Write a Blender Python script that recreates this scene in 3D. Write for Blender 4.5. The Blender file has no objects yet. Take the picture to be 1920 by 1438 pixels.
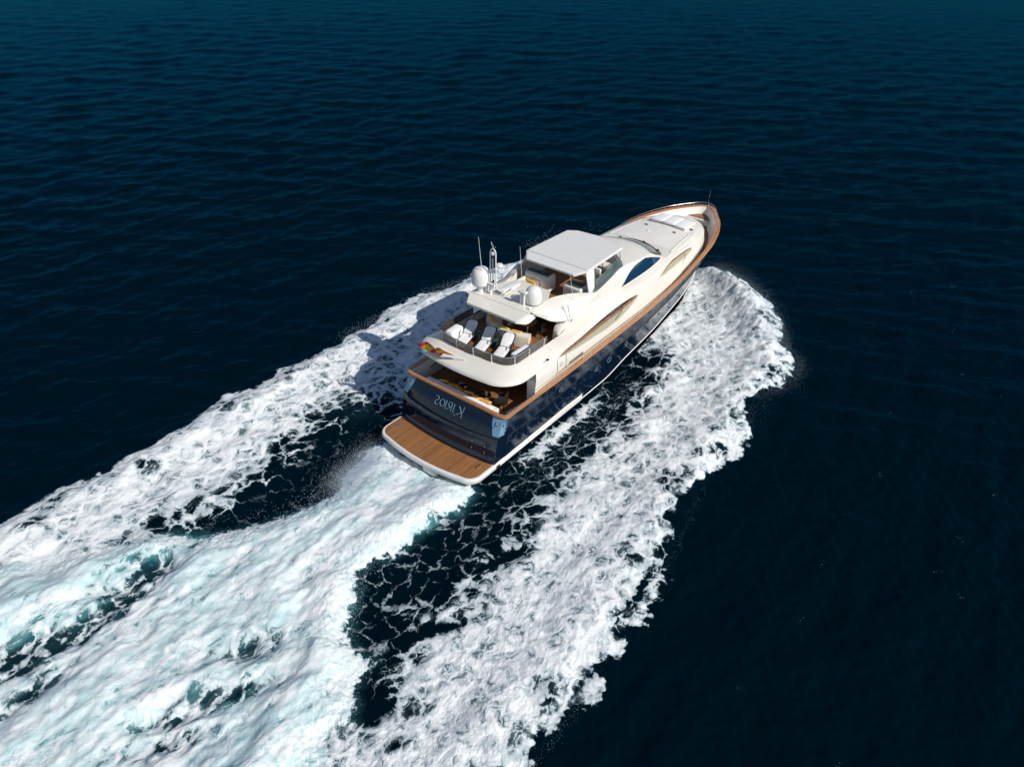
import bpy, bmesh, math, random
import numpy as np
from mathutils import Vector, Matrix

random.seed(7); RNG = np.random.default_rng(11)
R = math.radians
scene = bpy.context.scene
COL = scene.collection

# ------------------------------------------------------------------ camera
def set_camera():
    f, pitch, yaw, roll = 1443.479, 34.2733, 37.7176, 0.9353
    p, y, r = R(pitch), R(yaw), R(roll)
    fw = Vector((math.cos(p)*math.cos(y), math.cos(p)*math.sin(y), -math.sin(p)))
    rt = Vector((math.sin(y), -math.cos(y), 0)); up = rt.cross(fw)
    rt2 = rt*math.cos(r)+up*math.sin(r); up2 = -rt*math.sin(r)+up*math.cos(r)
    cam = bpy.data.cameras.new('camera'); o = bpy.data.objects.new('camera', cam); COL.objects.link(o)
    m = Matrix((rt2, up2, -fw)).transposed().to_4x4(); m.translation = Vector((-21.0220, -22.0776, 25.8203))
    o.matrix_world = m
    cam.sensor_width = 36; cam.lens = 36*f/1920; cam.clip_end = 20000; cam.clip_start = .5
    scene.camera = o
set_camera()

# ------------------------------------------------------------------ world, sun, exposure
w = bpy.data.worlds.new("World"); scene.world = w; w.use_nodes = True
nt = w.node_tree; nt.nodes.clear()
sky = nt.nodes.new('ShaderNodeTexSky'); sky.sky_type = 'NISHITA'; sky.sun_disc = False
sky.sun_elevation = R(38); sky.sun_rotation = R(180); sky.air_density = 1.0; sky.dust_density = .3; sky.ozone_density = 2.0
bg = nt.nodes.new('ShaderNodeBackground'); bg.inputs[1].default_value = .078
wo = nt.nodes.new('ShaderNodeOutputWorld')
nt.links.new(sky.outputs[0], bg.inputs[0]); nt.links.new(bg.outputs[0], wo.inputs[0])
sl = bpy.data.lights.new('sun', 'SUN'); sl.energy = 4.35; sl.angle = R(.5); sl.color = (1, .95, .87)
so = bpy.data.objects.new('sun', sl); COL.objects.link(so); so.rotation_euler = (R(52), 0, R(1.5))
scene.view_settings.view_transform = 'Standard'; scene.view_settings.look = 'None'
scene.view_settings.exposure = 0; scene.view_settings.gamma = 1
scene.render.engine = 'CYCLES'
scene.cycles.max_bounces = 8; scene.cycles.transparent_max_bounces = 8

# ------------------------------------------------------------------ helpers
def tag(o, label=None, cat=None, group=None, kind=None):
    if label: o['label'] = label
    if cat: o['category'] = cat
    if group: o['group'] = group
    if kind: o['kind'] = kind
    return o
def thing(name, label, cat, loc=(0, 0, 0), rotz=0, group=None):
    o = bpy.data.objects.new(name, None); COL.objects.link(o); o.location = loc; o.rotation_euler = (0, 0, rotz)
    o.empty_display_size = .2
    return tag(o, label, cat, group)
class MB:
    def __init__(s): s.v = []; s.f = []
    def add(s, v, f):
        n = len(s.v); s.v += [tuple(p) for p in v]; s.f += [tuple(i+n for i in q) for q in f]; return s
    def bm(s, b):
        b.verts.index_update(); s.add([v.co[:] for v in b.verts], [[v.index for v in f.verts] for f in b.faces]); b.free(); return s
    def box(s, c, d, bev=0.0, rot=None, seg=2, top=1.0):
        b = bmesh.new(); bmesh.ops.create_cube(b, size=1)
        for v in b.verts:
            k = top if v.co.z > 0 else 1
            v.co = Vector((v.co.x*d[0]*k, v.co.y*d[1]*k, v.co.z*d[2]))
        if bev: bmesh.ops.bevel(b, geom=b.edges[:], offset=bev, segments=seg, profile=.5, affect='EDGES')
        if rot is not None: bmesh.ops.transform(b, matrix=rot.to_4x4(), verts=b.verts)
        bmesh.ops.translate(b, vec=Vector(c), verts=b.verts)
        return s.bm(b)
    def loft(s, rows, close_u=False, close_v=False):
        nr = len(rows); nc = len(rows[0]); v = [p for r_ in rows for p in r_]; f = []
        for i in range(nr if close_u else nr-1):
            for j in range(nc if close_v else nc-1):
                a = i*nc+j; b_ = i*nc+(j+1) % nc; c = ((i+1) % nr)*nc+(j+1) % nc; d = ((i+1) % nr)*nc+j
                f.append((a, b_, c, d))
        return s.add(v, f)
    def tube(s, pts, r, n=8, closed=False, cap=True):
        P = [Vector(p) for p in pts]; m = len(P); rows = []
        for i, p in enumerate(P):
            a = P[i-1] if (i > 0 or closed) else p; b_ = P[(i+1) % m] if (i < m-1 or closed) else p
            t = (b_-a).normalized(); u = Vector((0, 0, 1)) if abs(t.z) < .9 else Vector((1, 0, 0))
            x = t.cross(u).normalized(); y = x.cross(t)
            rr = r[i] if isinstance(r, (list, tuple)) else r
            rows.append([p+x*rr*math.cos(k*2*math.pi/n)+y*rr*math.sin(k*2*math.pi/n) for k in range(n)])
        s.loft(rows, close_u=closed, close_v=True)
        if cap and not closed:
            base = len(s.v)-m*n
            s.f.append(tuple(range(base, base+n))); s.f.append(tuple(range(base+(m-1)*n, base+m*n)))
        return s
    def lathe(s, prof, c=(0, 0, 0), n=28):
        rows = [[(c[0]+r_*math.cos(k*2*math.pi/n), c[1]+r_*math.sin(k*2*math.pi/n), c[2]+z) for k in range(n)] for r_, z in prof]
        return s.loft(rows, close_v=True)
    def prism(s, pts, z0, z1):   # pts in xy, flat slab
        n = len(pts); v = [(p[0], p[1], z0) for p in pts]+[(p[0], p[1], z1) for p in pts]
        f = [tuple(range(n))[::-1], tuple(range(n, 2*n))]+[(i, (i+1) % n, n+(i+1) % n, n+i) for i in range(n)]
        return s.add(v, f)
    def slab(s, pts, d):        # polygon in 3D extruded by vector d
        n = len(pts); v = [tuple(p) for p in pts]+[tuple(Vector(p)+Vector(d)) for p in pts]
        f = [tuple(range(n))[::-1], tuple(range(n, 2*n))]+[(i, (i+1) % n, n+(i+1) % n, n+i) for i in range(n)]
        return s.add(v, f)
    def build(s, name, mat, parent=None, ang=35, merge=1e-4, solid=0, bev=0):
        me = bpy.data.meshes.new(name); me.from_pydata(s.v, [], s.f)
        b = bmesh.new(); b.from_mesh(me)
        if merge: bmesh.ops.remove_doubles(b, verts=b.verts, dist=merge)
        bmesh.ops.dissolve_degenerate(b, edges=b.edges, dist=1e-5)
        bmesh.ops.recalc_face_normals(b, faces=b.faces)
        if solid: bmesh.ops.solidify(b, geom=b.faces[:], thickness=solid)
        if bev:
            es = [e for e in b.edges if len(e.link_faces) == 2 and e.calc_face_angle(0) > .5]
            bmesh.ops.bevel(b, geom=es, offset=bev, segments=2, profile=.5, affect='EDGES')
        b.to_mesh(me); b.free()
        for p in me.polygons: p.use_smooth = True
        me.set_sharp_from_angle(angle=R(ang))
        me.materials.append(mat)
        o = bpy.data.objects.new(name, me); COL.objects.link(o)
        if parent: o.parent = parent
        return o
def hx(tab):     # smooth interpolation through (x, v) knots (pchip)
    t = np.array(tab, float); x = t[:, 0]; y = t[:, 1:]
    h = np.diff(x)[:, None]; d = np.diff(y, axis=0)/h
    m = np.zeros_like(y); m[0] = d[0]; m[-1] = d[-1]
    for i in range(1, len(x)-1):
        a, b = d[i-1], d[i]; m[i] = np.where(a*b > 0, 2*a*b/np.where(a+b == 0, 1, a+b), 0)
    def f(q):
        q = min(max(q, x[0]), x[-1]); i = int(min(max(np.searchsorted(x, q)-1, 0), len(x)-2))
        H = x[i+1]-x[i]; s = (q-x[i])/H
        r = (2*s**3-3*s*s+1)*y[i]+(s**3-2*s*s+s)*H*m[i]+(-2*s**3+3*s*s)*y[i+1]+(s**3-s*s)*H*m[i+1]
        return float(r[0]) if len(r) == 1 else [float(k) for k in r]
    return f
def lin(a, b, n): return [a+(b-a)*i/(n-1) for i in range(n)]
def mir(pts): return [(p[0], -p[1], p[2]) for p in pts]
def crv(pts, n):  # resample 3D polyline smoothly
    P = np.array(pts, float); d = np.r_[0, np.cumsum(np.linalg.norm(np.diff(P, axis=0), axis=1))]
    f = hx([[d[i], *P[i]] for i in range(len(P))]); return [tuple(f(q)) for q in np.linspace(0, d[-1], n)]
def rotm(ax, deg): return Matrix.Rotation(R(deg), 3, ax)

# ------------------------------------------------------------------ materials
class NT:
    def __init__(s, name):
        s.m = bpy.data.materials.new(name); s.m.use_nodes = True; s.t = s.m.node_tree; s.t.nodes.clear()
        s.out = s.n('ShaderNodeOutputMaterial')
    def n(s, ty, **k):
        o = s.t.nodes.new(ty)
        for a, b in k.items(): setattr(o, a, b)
        return o
    def l(s, a, b): s.t.links.new(a, b)
    def val(s, sock, v):
        if hasattr(v, 'is_output') or hasattr(v, 'links'): s.l(v, sock)
        else: sock.default_value = v
    def math(s, op, a, b=0.0, c=None, clamp=False):
        o = s.n('ShaderNodeMath', operation=op, use_clamp=clamp); s.val(o.inputs[0], a); s.val(o.inputs[1], b)
        if c is not None: s.val(o.inputs[2], c)
        return o.outputs[0]
    def mr(s, v, a, b, c=0.0, d=1.0, smooth=True):
        o = s.n('ShaderNodeMapRange', interpolation_type='SMOOTHSTEP' if smooth else 'LINEAR')
        s.val(o.inputs['Value'], v)
        for k, q in (('From Min', a), ('From Max', b), ('To Min', c), ('To Max', d)): s.val(o.inputs[k], q)
        return o.outputs[0]
    def mix(s, f, a, b):
        o = s.n('ShaderNodeMix', data_type='RGBA'); s.val(o.inputs[0], f)
        s.val(o.inputs[6], a); s.val(o.inputs[7], b); return o.outputs[2]
    def coords(s, sc=(1, 1, 1), rot=(0, 0, 0), kind='Object'):
        c = s.n('ShaderNodeTexCoord'); m = s.n('ShaderNodeMapping'); s.l(c.outputs[kind], m.inputs[0])
        m.inputs['Scale'].default_value = sc; m.inputs['Rotation'].default_value = rot; return m.outputs[0]
    def noise(s, vec, sc, det=4, ro=.55, dist=0.0):
        o = s.n('ShaderNodeTexNoise'); s.l(vec, o.inputs['Vector']); o.inputs['Scale'].default_value = sc
        o.inputs['Detail'].default_value = det; o.inputs['Roughness'].default_value = ro; o.inputs['Distortion'].default_value = dist
        return o.outputs['Fac']
    def vor(s, vec, sc, feat='DISTANCE_TO_EDGE', rnd=1.0):
        o = s.n('ShaderNodeTexVoronoi', feature=feat); s.l(vec, o.inputs['Vector']); o.inputs['Scale'].default_value = sc
        o.inputs['Randomness'].default_value = rnd; return o.outputs['Distance']
    def attr(s, name):
        o = s.n('ShaderNodeAttribute', attribute_name=name); return o.outputs['Fac']
    def bsdf(s, col=None, rough=.5, metal=0.0, bump=None, bstr=.2, bdist=.02, **k):
        o = s.n('ShaderNodeBsdfPrincipled')
        if col is not None: s.val(o.inputs['Base Color'], col)
        s.val(o.inputs['Roughness'], rough); s.val(o.inputs['Metallic'], metal)
        for a, b in k.items(): s.val(o.inputs[a.replace('_', ' ')], b)
        if bump is not None:
            b_ = s.n('ShaderNodeBump'); b_.inputs['Strength'].default_value = bstr; b_.inputs['Distance'].default_value = bdist
            s.l(bump, b_.inputs['Height']); s.l(b_.outputs[0], o.inputs['Normal'])
        return o
    def done(s, sh): s.l(sh.outputs[0], s.out.inputs[0]); return s.m
def c4(r, g, b): return (r, g, b, 1)
def simple(name, col, rough=.5, metal=0.0, var=.06, sc=3.0, bstr=.0, bsc=30, **k):
    n = NT(name); v = n.coords(); q = n.noise(v, sc, 4)
    d = c4(*[c*(1-var) for c in col]); u = c4(*[min(1, c*(1+var)) for c in col])
    col_ = n.mix(n.mr(q, .35, .65), d, u)
    bump = n.noise(v, bsc, 3) if bstr else None
    return n.done(n.bsdf(col_, rough, metal, bump, bstr, .01, **k))
M = {}
M['gel'] = simple('white_gelcoat', (.77, .735, .665), .28, var=.015, sc=.8, Coat_Weight=.3, Coat_Roughness=.08)
M['roof'] = simple('nonslip_white_deck', (.76, .735, .69), .6, var=.02, sc=1.2, bstr=.15, bsc=60)
M['white'] = simple('bright_white_paint', (.76, .745, .72), .3, var=.015, Coat_Weight=.3)
M['navy'] = simple('navy_hull_paint', (.003, .010, .026), .07, var=.15, sc=.6, Coat_Weight=.15, Coat_Roughness=.08)
M['seam'] = simple('panel_seam', (.003, .004, .008), .6)
M['steel'] = simple('stainless_steel', (.75, .76, .78), .15, 1.0)
M['black'] = simple('black_plastic', (.012, .012, .014), .45)
M['khaki'] = simple('beige_bulwark_lining', (.42, .34, .22), .5)
M['beige'] = simple('beige_side_deck', (.50, .46, .36), .45)
M['cream'] = simple('cream_upholstery', (.72, .67, .58), .7, bstr=.2, bsc=25)
M['canvas'] = simple('white_canvas_cover', (.82, .82, .82), .75, var=.03, bstr=.35, bsc=9)
M['towel'] = simple('white_towelling', (.83, .83, .83), .95, var=.03, bstr=.5, bsc=70)
M['yellow'] = simple('yellow_cushion_fabric', (.72, .45, .08), .85, var=.12, bstr=.3, bsc=20)
M['amber'] = simple('amber_cushion_fabric', (.78, .38, .07), .85, var=.12, bstr=.3, bsc=20)
M['wicker'] = simple('dark_wicker', (.018, .013, .010), .55, var=.3, sc=30, bstr=.6, bsc=70)
M['darkwood'] = simple('dark_table_wood', (.16, .062, .028), .3, var=.15, sc=6)
M['green'] = simple('green_table_top', (.03, .085, .075), .35)
M['grey'] = simple('grey_fabric_panel', (.33, .33, .34), .7)
M['red'] = simple('red_flag_cloth', (.55, .02, .03), .8)
M['flagyellow'] = simple('yellow_flag_cloth', (.75, .45, .03), .8)
M['iron'] = simple('dark_vent_grille', (.05, .05, .05), .6)
M['lettering'] = simple('silver_blue_lettering', (.22, .36, .46), .35, .3)
M['pad'] = simple('shade_blue_corner_panel', (.16, .30, .44), .25)  # white panels; the blue of sky-lit shade is put into the colour
M['railwood'] = simple('brown_timber_rail', (.24, .105, .05), .4, var=.15)
M['sidewall'] = simple('khaki_side_wall', (.40, .37, .25), .5)
M['boot'] = simple('white_boot_stripe', (.80, .77, .71), .35, var=.03)
def teak_mat(name, base, pitch=.075, axis='Y', contrast=.25, line=.35):
    n = NT(name); c = n.n('ShaderNodeTexCoord'); sp = n.n('ShaderNodeSeparateXYZ'); n.l(c.outputs['Object'], sp.inputs[0])
    y = n.math('DIVIDE', sp.outputs[axis], pitch); fl = n.math('FLOOR', y); fr = n.math('FRACT', y)
    wn = n.n('ShaderNodeTexWhiteNoise', noise_dimensions='1D'); n.l(fl, wn.inputs['W'])
    v = n.coords((.6, 14, 14) if axis == 'Y' else (14, .6, 14)); g = n.noise(v, 2.0, 5)
    t = n.math('ADD', n.math('MULTIPLY', wn.outputs[0], .55), n.math('MULTIPLY', g, .45))
    big = n.noise(n.coords(), .7, 3)
    t = n.math('ADD', t, n.math('MULTIPLY', n.math('SUBTRACT', big, .5), .5), clamp=True)
    a = c4(*[q*(1-contrast) for q in base]); b = c4(*[min(1, q*(1+contrast)) for q in base])
    col = n.mix(t, a, b)
    ln = n.math('LESS_THAN', fr, .12)
    col = n.mix(n.math('MULTIPLY', ln, line), col, c4(.02, .012, .008))
    return n.done(n.bsdf(col, .5))
M['teak'] = teak_mat('teak_decking', (.29, .128, .046), contrast=.42, line=.5)
M['teakd'] = teak_mat('worn_teak_decking', (.25, .11, .042))
M['cap'] = teak_mat('varnished_teak_rail', (.52, .215, .075), .5, contrast=.15, line=0.15)
def glass_mat(name, col, rough=.04, alpha=1.0, tint=0.0):
    n = NT(name); b = n.bsdf(c4(*col), rough, 0.0, Coat_Weight=.5)
    b.inputs['Alpha'].default_value = alpha; b.inputs['IOR'].default_value = 1.6
    return n.done(b)
M['blueglass'] = glass_mat('blue_tinted_glass', (.008, .038, .085))
M['darkglass'] = glass_mat('dark_house_glass', (.012, .02, .035), .03)
M['shieldglass'] = glass_mat('grey_windshield_cover', (.20, .20, .20), .35)
M['greenglass'] = glass_mat('green_tinted_screen', (.05, .10, .09), .05, .72)
M['smoke'] = glass_mat('smoked_balustrade_glass', (.055, .045, .038), .06, .78)

# ================================================================== the sea and the wake (all in metres, boat frame = world)
OUTER = [(28.65,12.1),(24.63,11.3),(22.25,10.8),(20.12,11.45),(18.15,12.41),(15.77,11.89),(14.24,12.82),(13.58,13.23),(11.47,13.52),(10.28,13.76),(8.72,12.74),(6.08,12.87),(5.26,12.3),(3.57,12.55),(1.71,13.06),(-1.16,12.58),(-2.39,13.47),(-3.63,13.15),(-5.19,12.45),(-7.06,12.27),(-8.91,12.5),(-10.16,12.1),(-12.47,12.85),(-14.42,12.41),(-16.55,12.31),(-23.12,12.57),(-60,15),(-60,-20),(-35,-16),(-20.72,-14.0),(-12.3,-14.37),(-9.51,-14.36),(-8.63,-14.18),(-8.07,-13.98),(-7.37,-14.13),(-6.36,-14.02),(-5.86,-14.64),(-5.01,-14.66),(-4.22,-13.75),(-2.9,-14.23),(-1.92,-13.91),(-0.96,-14.18),(-0.51,-13.74),(0.96,-14.07),(1.65,-13.7),(2.97,-12.69),(4.21,-12.74),(4.6,-11.89),(6.78,-11.94),(7.58,-11.82),(8.8,-12.24),(11.05,-12.67),(12.54,-12.76),(13.2,-12.47),(14.28,-11.53),(15.63,-10.77),(16.97,-11.16),(19.04,-11.95),(20.85,-11.9),(22.53,-11.26),(22.83,-9.92),(24.01,-9.8),(26.63,-8.57),(27.99,-7.24),(29.18,-5.54),(29.5,-3.95),(30.11,-1.94),(30.4,-0.6),(29.94,0.42),(29.0,3.0),(28.6,8.0)]
GAPS = [(28.54,-0.75),(24.97,-1.75),(22.11,-2.53),(18.68,-3.34),(17.47,-3.6),(14.42,-4.3),(9.1,-5.19),(6.23,-4.9),(3.26,-5.1),(0.66,-5.59),(-1.97,-5.96),(-5.04,-6.14),(-6.95,-5.8),(-8.43,-6.08),(-9.56,-6.65),(-10.48,-7.35),(-10.81,-6.95),(-9.46,-5.21),(-8.47,-3.91),(-7.2,-3.23),(-6.89,-2.65),(-4.26,-3.13),(-1.09,-3.56),(0.37,-3.14),(1.7,-2.54),(7.87,-1.3),(13.56,-1.15),(20.99,-0.59),(28.84,0.3)]
GAPP = [(3.85,5.26),(2.06,5.15),(1.4,5.4),(-0.36,5.62),(-2.33,5.48),(-4.44,5.01),(-6.67,4.62),(-9.02,4.64),(-10.49,5.36),(-10.83,5.25),(-9.39,4.1),(-7.52,3.06),(-5.72,2.38),(-4.27,1.96),(-2.93,2.5),(-0.65,3.41),(0.55,3.17),(1.84,2.92)]
WASH = [(0.7,3.2),(-0.65,3.41),(-2.93,2.5),(-4.27,1.96),(-5.72,2.38),(-7.52,3.06),(-9.06,4.13),(-10.03,4.68),(-10.66,5.62),(-12.33,6.58),(-15.07,8.64),(-16.32,9.64),(-19.79,11.0),(-60,13),(-60,-14),(-29.14,-12),(-20.72,-10.8),(-13.89,-9.73),(-13.14,-8.88),(-12.44,-7.8),(-11.92,-7.96),(-10.58,-6.9),(-9.6,-6.49),(-9.39,-5.25),(-8.43,-3.93),(-7.31,-3.45),(-6.99,-2.82),(-4.36,-3.26),(-2.69,-3.28),(-1.06,-3.59),(0.61,-3.11),(0.84,-1.48),(0.25,0.58)]
HOLL = [(-12.97,4.15,1.69,-0.14,-0.14,-0.7),(-14.26,3.48,1.53,0.15,-0.08,-0.77),(-16.37,3.71,1.59,-0.32,-0.13,-0.74),(-18.01,3.85,1.37,-0.13,-0.12,-1.13),(-14.73,-2.94,0.86,-0.73,-0.22,-0.47),(-13.62,-3.81,0.95,-0.64,-0.15,-0.34),(-15.54,-2.95,1.27,-0.74,-0.12,-0.36),(-12.01,-2.63,1.1,-0.57,-0.17,-0.39),(-16.38,-3.67,1.04,-0.67,-0.16,-0.46),(-18.39,2.14,1.17,-0.02,-0.03,-0.4)]
TURQ = [(-11.51,5.0,1.36,-0.38,-0.19,-0.61),(-13.2,5.39,1.38,-0.21,-0.16,-0.73),(-14.66,5.14,1.52,-0.25,-0.14,-0.71),(-16.25,5.3,1.3,-0.52,-0.16,-0.68),(-17.59,5.7,1.04,-0.46,-0.13,-0.6),(-13.56,-4.91,1.72,0.34,0.02,-0.64),(-12.32,-4.48,1.68,0.18,-0.03,-0.53),(-11.16,-3.68,1.18,0.14,-0.05,-0.64),(-15.2,-5.76,1.42,0.12,0.0,-0.64),(-0.0,-3.29,1.03,-0.16,-0.16,-0.32),(-2.91,-3.18,1.44,-0.37,-0.12,-0.24),(-16.99,-1.31,2.16,-0.63,-0.11,-0.6),(-19.26,-1.3,1.95,-0.59,-0.07,-0.56),(-12.29,1.7,2.75,-0.59,-0.16,-0.59)]
SPK = [(0.24,-12.9,1.5,0.06,-0.06,-0.37),(-1.48,-13.02,1.14,-0.09,-0.08,-0.26),(2.66,-12.46,1.2,0.11,-0.04,-0.24),(-5.07,-13.55,0.88,-0.16,-0.13,-0.4),(-6.39,-13.85,0.64,-0.28,-0.12,-0.21),(-8.61,-13.68,0.7,-0.41,-0.15,-0.23),(-2.53,-13.41,0.77,-0.53,-0.22,-0.2),(5.61,-11.69,1.09,-0.15,-0.16,-0.26),(-1.85,-7.41,1.56,-0.63,-0.2,-0.3),(-6.77,-7.73,1.01,-0.83,-0.23,-0.28),(-10.97,-8.15,0.8,-0.29,-0.15,-0.41),(-11.49,-9.78,0.87,-0.45,-0.12,-0.26)]

PERM = RNG.integers(0, 1 << 30, 4096)
def _h(ix, iy, s): return PERM[(PERM[(ix+s*131) & 4095]+iy) & 4095]
def perlin(x, y, seed=0):
    xi = np.floor(x).astype(np.int64); yi = np.floor(y).astype(np.int64); xf = x-xi; yf = y-yi
    u = xf*xf*xf*(xf*(xf*6-15)+10); v = yf*yf*yf*(yf*(yf*6-15)+10)
    def g(ix, iy, dx, dy):
        a = _h(ix, iy, seed)*(2*np.pi/(1 << 30)); return np.cos(a)*dx+np.sin(a)*dy
    a = g(xi, yi, xf, yf); b = g(xi+1, yi, xf-1, yf); c = g(xi, yi+1, xf, yf-1); d = g(xi+1, yi+1, xf-1, yf-1)
    return ((a*(1-u)+b*u)*(1-v)+(c*(1-u)+d*u)*v)*1.5
def fbm(x, y, o=4, seed=0, ro=.5, bil=False):
    r = np.zeros_like(x); a = 1.0; t = 0
    for i in range(o):
        p = perlin(x*2**i+i*17.3, y*2**i-i*9.1, seed+i)
        r += a*(2.6*np.abs(p)-.8 if bil else p); t += a; a *= ro
    return r/t
def sdf(px, py, poly):    # positive inside
    d = np.full(px.shape, 1e9); ins = np.zeros(px.shape, bool); n = len(poly)
    for i in range(n):
        ax, ay = poly[i]; bx, by = poly[(i+1) % n]; ex, ey = bx-ax, by-ay
        wx, wy = px-ax, py-ay; t = np.clip((wx*ex+wy*ey)/(ex*ex+ey*ey+1e-12), 0, 1)
        d = np.minimum(d, (wx-ex*t)**2+(wy-ey*t)**2)
        c = ((ay > py) != (by > py)) & (px < (bx-ax)*(py-ay)/((by-ay) if by != ay else 1e-9)+ax)
        ins ^= c
    d = np.sqrt(d); return np.where(ins, d, -d)
def ss(a, b, x): t = np.clip((x-a)/(b-a), 0, 1); return t*t*(3-2*t)
def ell(x, y, E, k=.55):
    cx, cy, ax, ay, bx, by = E; det = ax*by-ay*bx
    u = ((x-cx)*by-(y-cy)*bx)/det; v = ((y-cy)*ax-(x-cx)*ay)/det
    return np.exp(-(u*u+v*v)*k)
def curve_dist(x, y, pts):   # distance to polyline, and parameter 0..1
    best = np.full(x.shape, 1e9); par = np.zeros(x.shape); n = len(pts)-1
    for i in range(n):
        ax, ay = pts[i]; bx, by = pts[i+1]; ex, ey = bx-ax, by-ay
        t = np.clip(((x-ax)*ex+(y-ay)*ey)/(ex*ex+ey*ey), 0, 1); d = np.hypot(x-ax-ex*t, y-ay-ey*t)
        m = d < best; best = np.where(m, d, best); par = np.where(m, (i+t)/n, par)
    return best, par

CX, CY, CH = -21.02, -22.08, 25.82
WAVES = []
_r = random.Random(5)
for i in range(110):
    lam = 0.34*(8/0.34)**((i+.5)/110); th = R(38+16)+_r.gauss(0, .55)
    amp = .0078*lam**.85*(1 if lam < 3 else (3/lam)**.7)*(.6+.8*_r.random())
    k = 2*math.pi/lam; WAVES.append((k*math.cos(th), k*math.sin(th), amp*.55, _r.random()*6.28, lam))
def fields(x, y, cell):
    """height of the water, foam density, aeration, foam lumpiness at world points"""
    wob = fbm(x*.55, y*.55, 4, 3)*.9+fbm(x*2.2, y*2.2, 3, 9)*.28
    sc = .8*fbm(x*.9+40, y*.9, 3, 21, bil=True)
    dO = sdf(x, y, OUTER); dW = sdf(x, y, WASH); dS = sdf(x, y, GAPS); dP = sdf(x, y, GAPP)
    fine = fbm(x*5, y*5, 3, 31)
    o = dO+wob*.55+sc*.25-.15
    outer = ss(-.05, .35, o)*(.52+.13*ss(.2, 1.2, o)) - .10*ss(.3, 3.5, o)*(.4+1.4*fbm(x*.3, y*.6, 3, 41))
    outer -= .34*ss(.5, .9, o)*(1-ss(1.4, 2.6, o))*ss(-.1, .4, fbm(x*.5+9, y*.5, 2, 55))
    lace = fbm(x*.8, y*.8, 3, 77)
    gs = (1-ss(-.3, 3.0, -dS+lace*1.6))*(1-ss(15.5, 20.5, x)); gp = (1-ss(-.5, 3.6, -dP+lace*1.7))*(1-.7*ss(1.0, 4.0, x))
    outer = outer*(1-.85*gs)*(1-.92*gp)
    # clean water right against the port quarter, calmer band further out
    outer = np.maximum(outer, .50*np.exp(-((y+3.7+.03*np.maximum(0, 8-x))/.5)**2)*ss(2, 5, x)*(1-ss(9.5, 13, x))*(1+.6*lace))
    for e in SPK: outer = outer-.36*ell(x, y, e, 1.3)
    port_shade = ss(.05, .5, np.exp(-(((x-7)/6.5)**2+((y-7.0)/2.8)**2))); outer = outer-.10*port_shade  # thinner foam here, and the blue of the yacht's shadow put into the water
    w_ = dW+wob*.5+fine*.25
    wash = ss(-.12, .35, w_)*(.80+.30*fbm(x*.25, y*.9, 4, 61)+.16*fbm(x*.8, y*3.0, 3, 65))
    hol = np.zeros_like(x)
    for e in HOLL: hol = np.maximum(hol, ell(x, y, e)*(1 if e[1] > 2.3 else .8))
    hol = np.clip(hol*(1+.8*fbm(x*.7, y*1.5, 3, 71)), 0, 1)
    wash = wash-.62*hol*ss(0, .6, w_)*(1+.5*fbm(x*2.2, y*2.6, 3, 73))
    tq = np.zeros_like(x)
    for q, e in enumerate(TURQ): tq = np.maximum(tq, ell(x, y, e)*(.35 if q in (9, 10) else 1))
    wash = wash-.13*tq
    outer = outer*(1-ss(-.1, .8, w_)); dens = np.clip(np.maximum(outer, wash), 0, 1)
    wet = np.clip(np.maximum(.03*ss(-.6, 1.5, o)*(1-gs)*(1-gp*.8), .75*ss(-.7, .8, w_)), 0, 1)
    aer = np.clip(wet+.9*tq*ss(-1.2, .3, w_)+.12*port_shade, 0, 1)*(1-.75*hol)
    # ---- height
    z = np.zeros_like(x)
    calm = 1-.55*ss(-1, 1.5, np.maximum(o, w_))
    for kx, ky, a, ph, lam in WAVES:
        f = np.exp(-(cell*2.0/lam)**2)
        z += a*f*np.sin(kx*x+ky*y+ph)
    z *= calm*(.75+.4*np.clip(fbm(x*.06, y*.06, 3, 141)+.4, 0, 1))
    sw = ss(0, 1.5, w_); so_ = ss(-.2, 1.6, o)
    z += sw*(.22+.22*fbm(x*.45, y*.8, 3, 81))
    z += so_*(.20*fbm(x*.5, y*.5, 3, 91)+.10)*(1-gs)*(1-gp)
    # bow wave thrown out on the near side
    d, p = curve_dist(x, y, [(29.6, -1.7), (28.2, -4.2), (26.0, -6.3), (23.4, -8.4), (20.0, -9.8), (15.5, -10.2), (9, -10.6), (0, -11.6), (-10, -12.3)])
    hgt = np.interp(p, [0, .1, .3, .5, .7, 1], [.7, 1.15, .95, .55, .35, .22]); wid = np.interp(p, [0, .2, 1], [.9, 1.5, 1.4])
    z += hgt*np.exp(-(d/wid)**2)*(1+.25*fbm(x*1.1, y*1.1, 3, 95))
    d, p = curve_dist(x, y, [(29.6, 1.7), (28.0, 5.0), (25.0, 8.5), (21.0, 10.2), (15, 11), (8, 11.3), (0, 11.2), (-10, 11), (-20, 11)])
    z += np.interp(p, [0, .1, .3, .6, 1], [.6, .9, .6, .35, .25])*np.exp(-(d/1.3)**2)*(1+.25*fbm(x*1.1, y*1.1, 3, 96))
    # turned-over crests of the propeller wash, one on each side
    d, p = curve_dist(x, y, [(-9.8, 4.6), (-12, 5.4), (-15, 5.9), (-18, 6.3), (-24, 7)]); z += .55*np.exp(-(d/.85)**2)*ss(0, .25, p)*.6
    d, p = curve_dist(x, y, [(-1, -2.6), (-5, -2.3), (-8.5, -3.1), (-11, -5.2), (-14, -6.3), (-20, -7.2), (-26, -8)]); z += .30*np.exp(-(d/.9)**2)
    z -= .40*hol
    z -= .22*gs*ss(-1, .6, dS)+.22*gp*ss(-1, .6, dP)
    # water drawn down right behind the transom
    z -= .35*np.exp(-(((x-.6)/2.2)**2+(y/3.2)**2))
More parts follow.
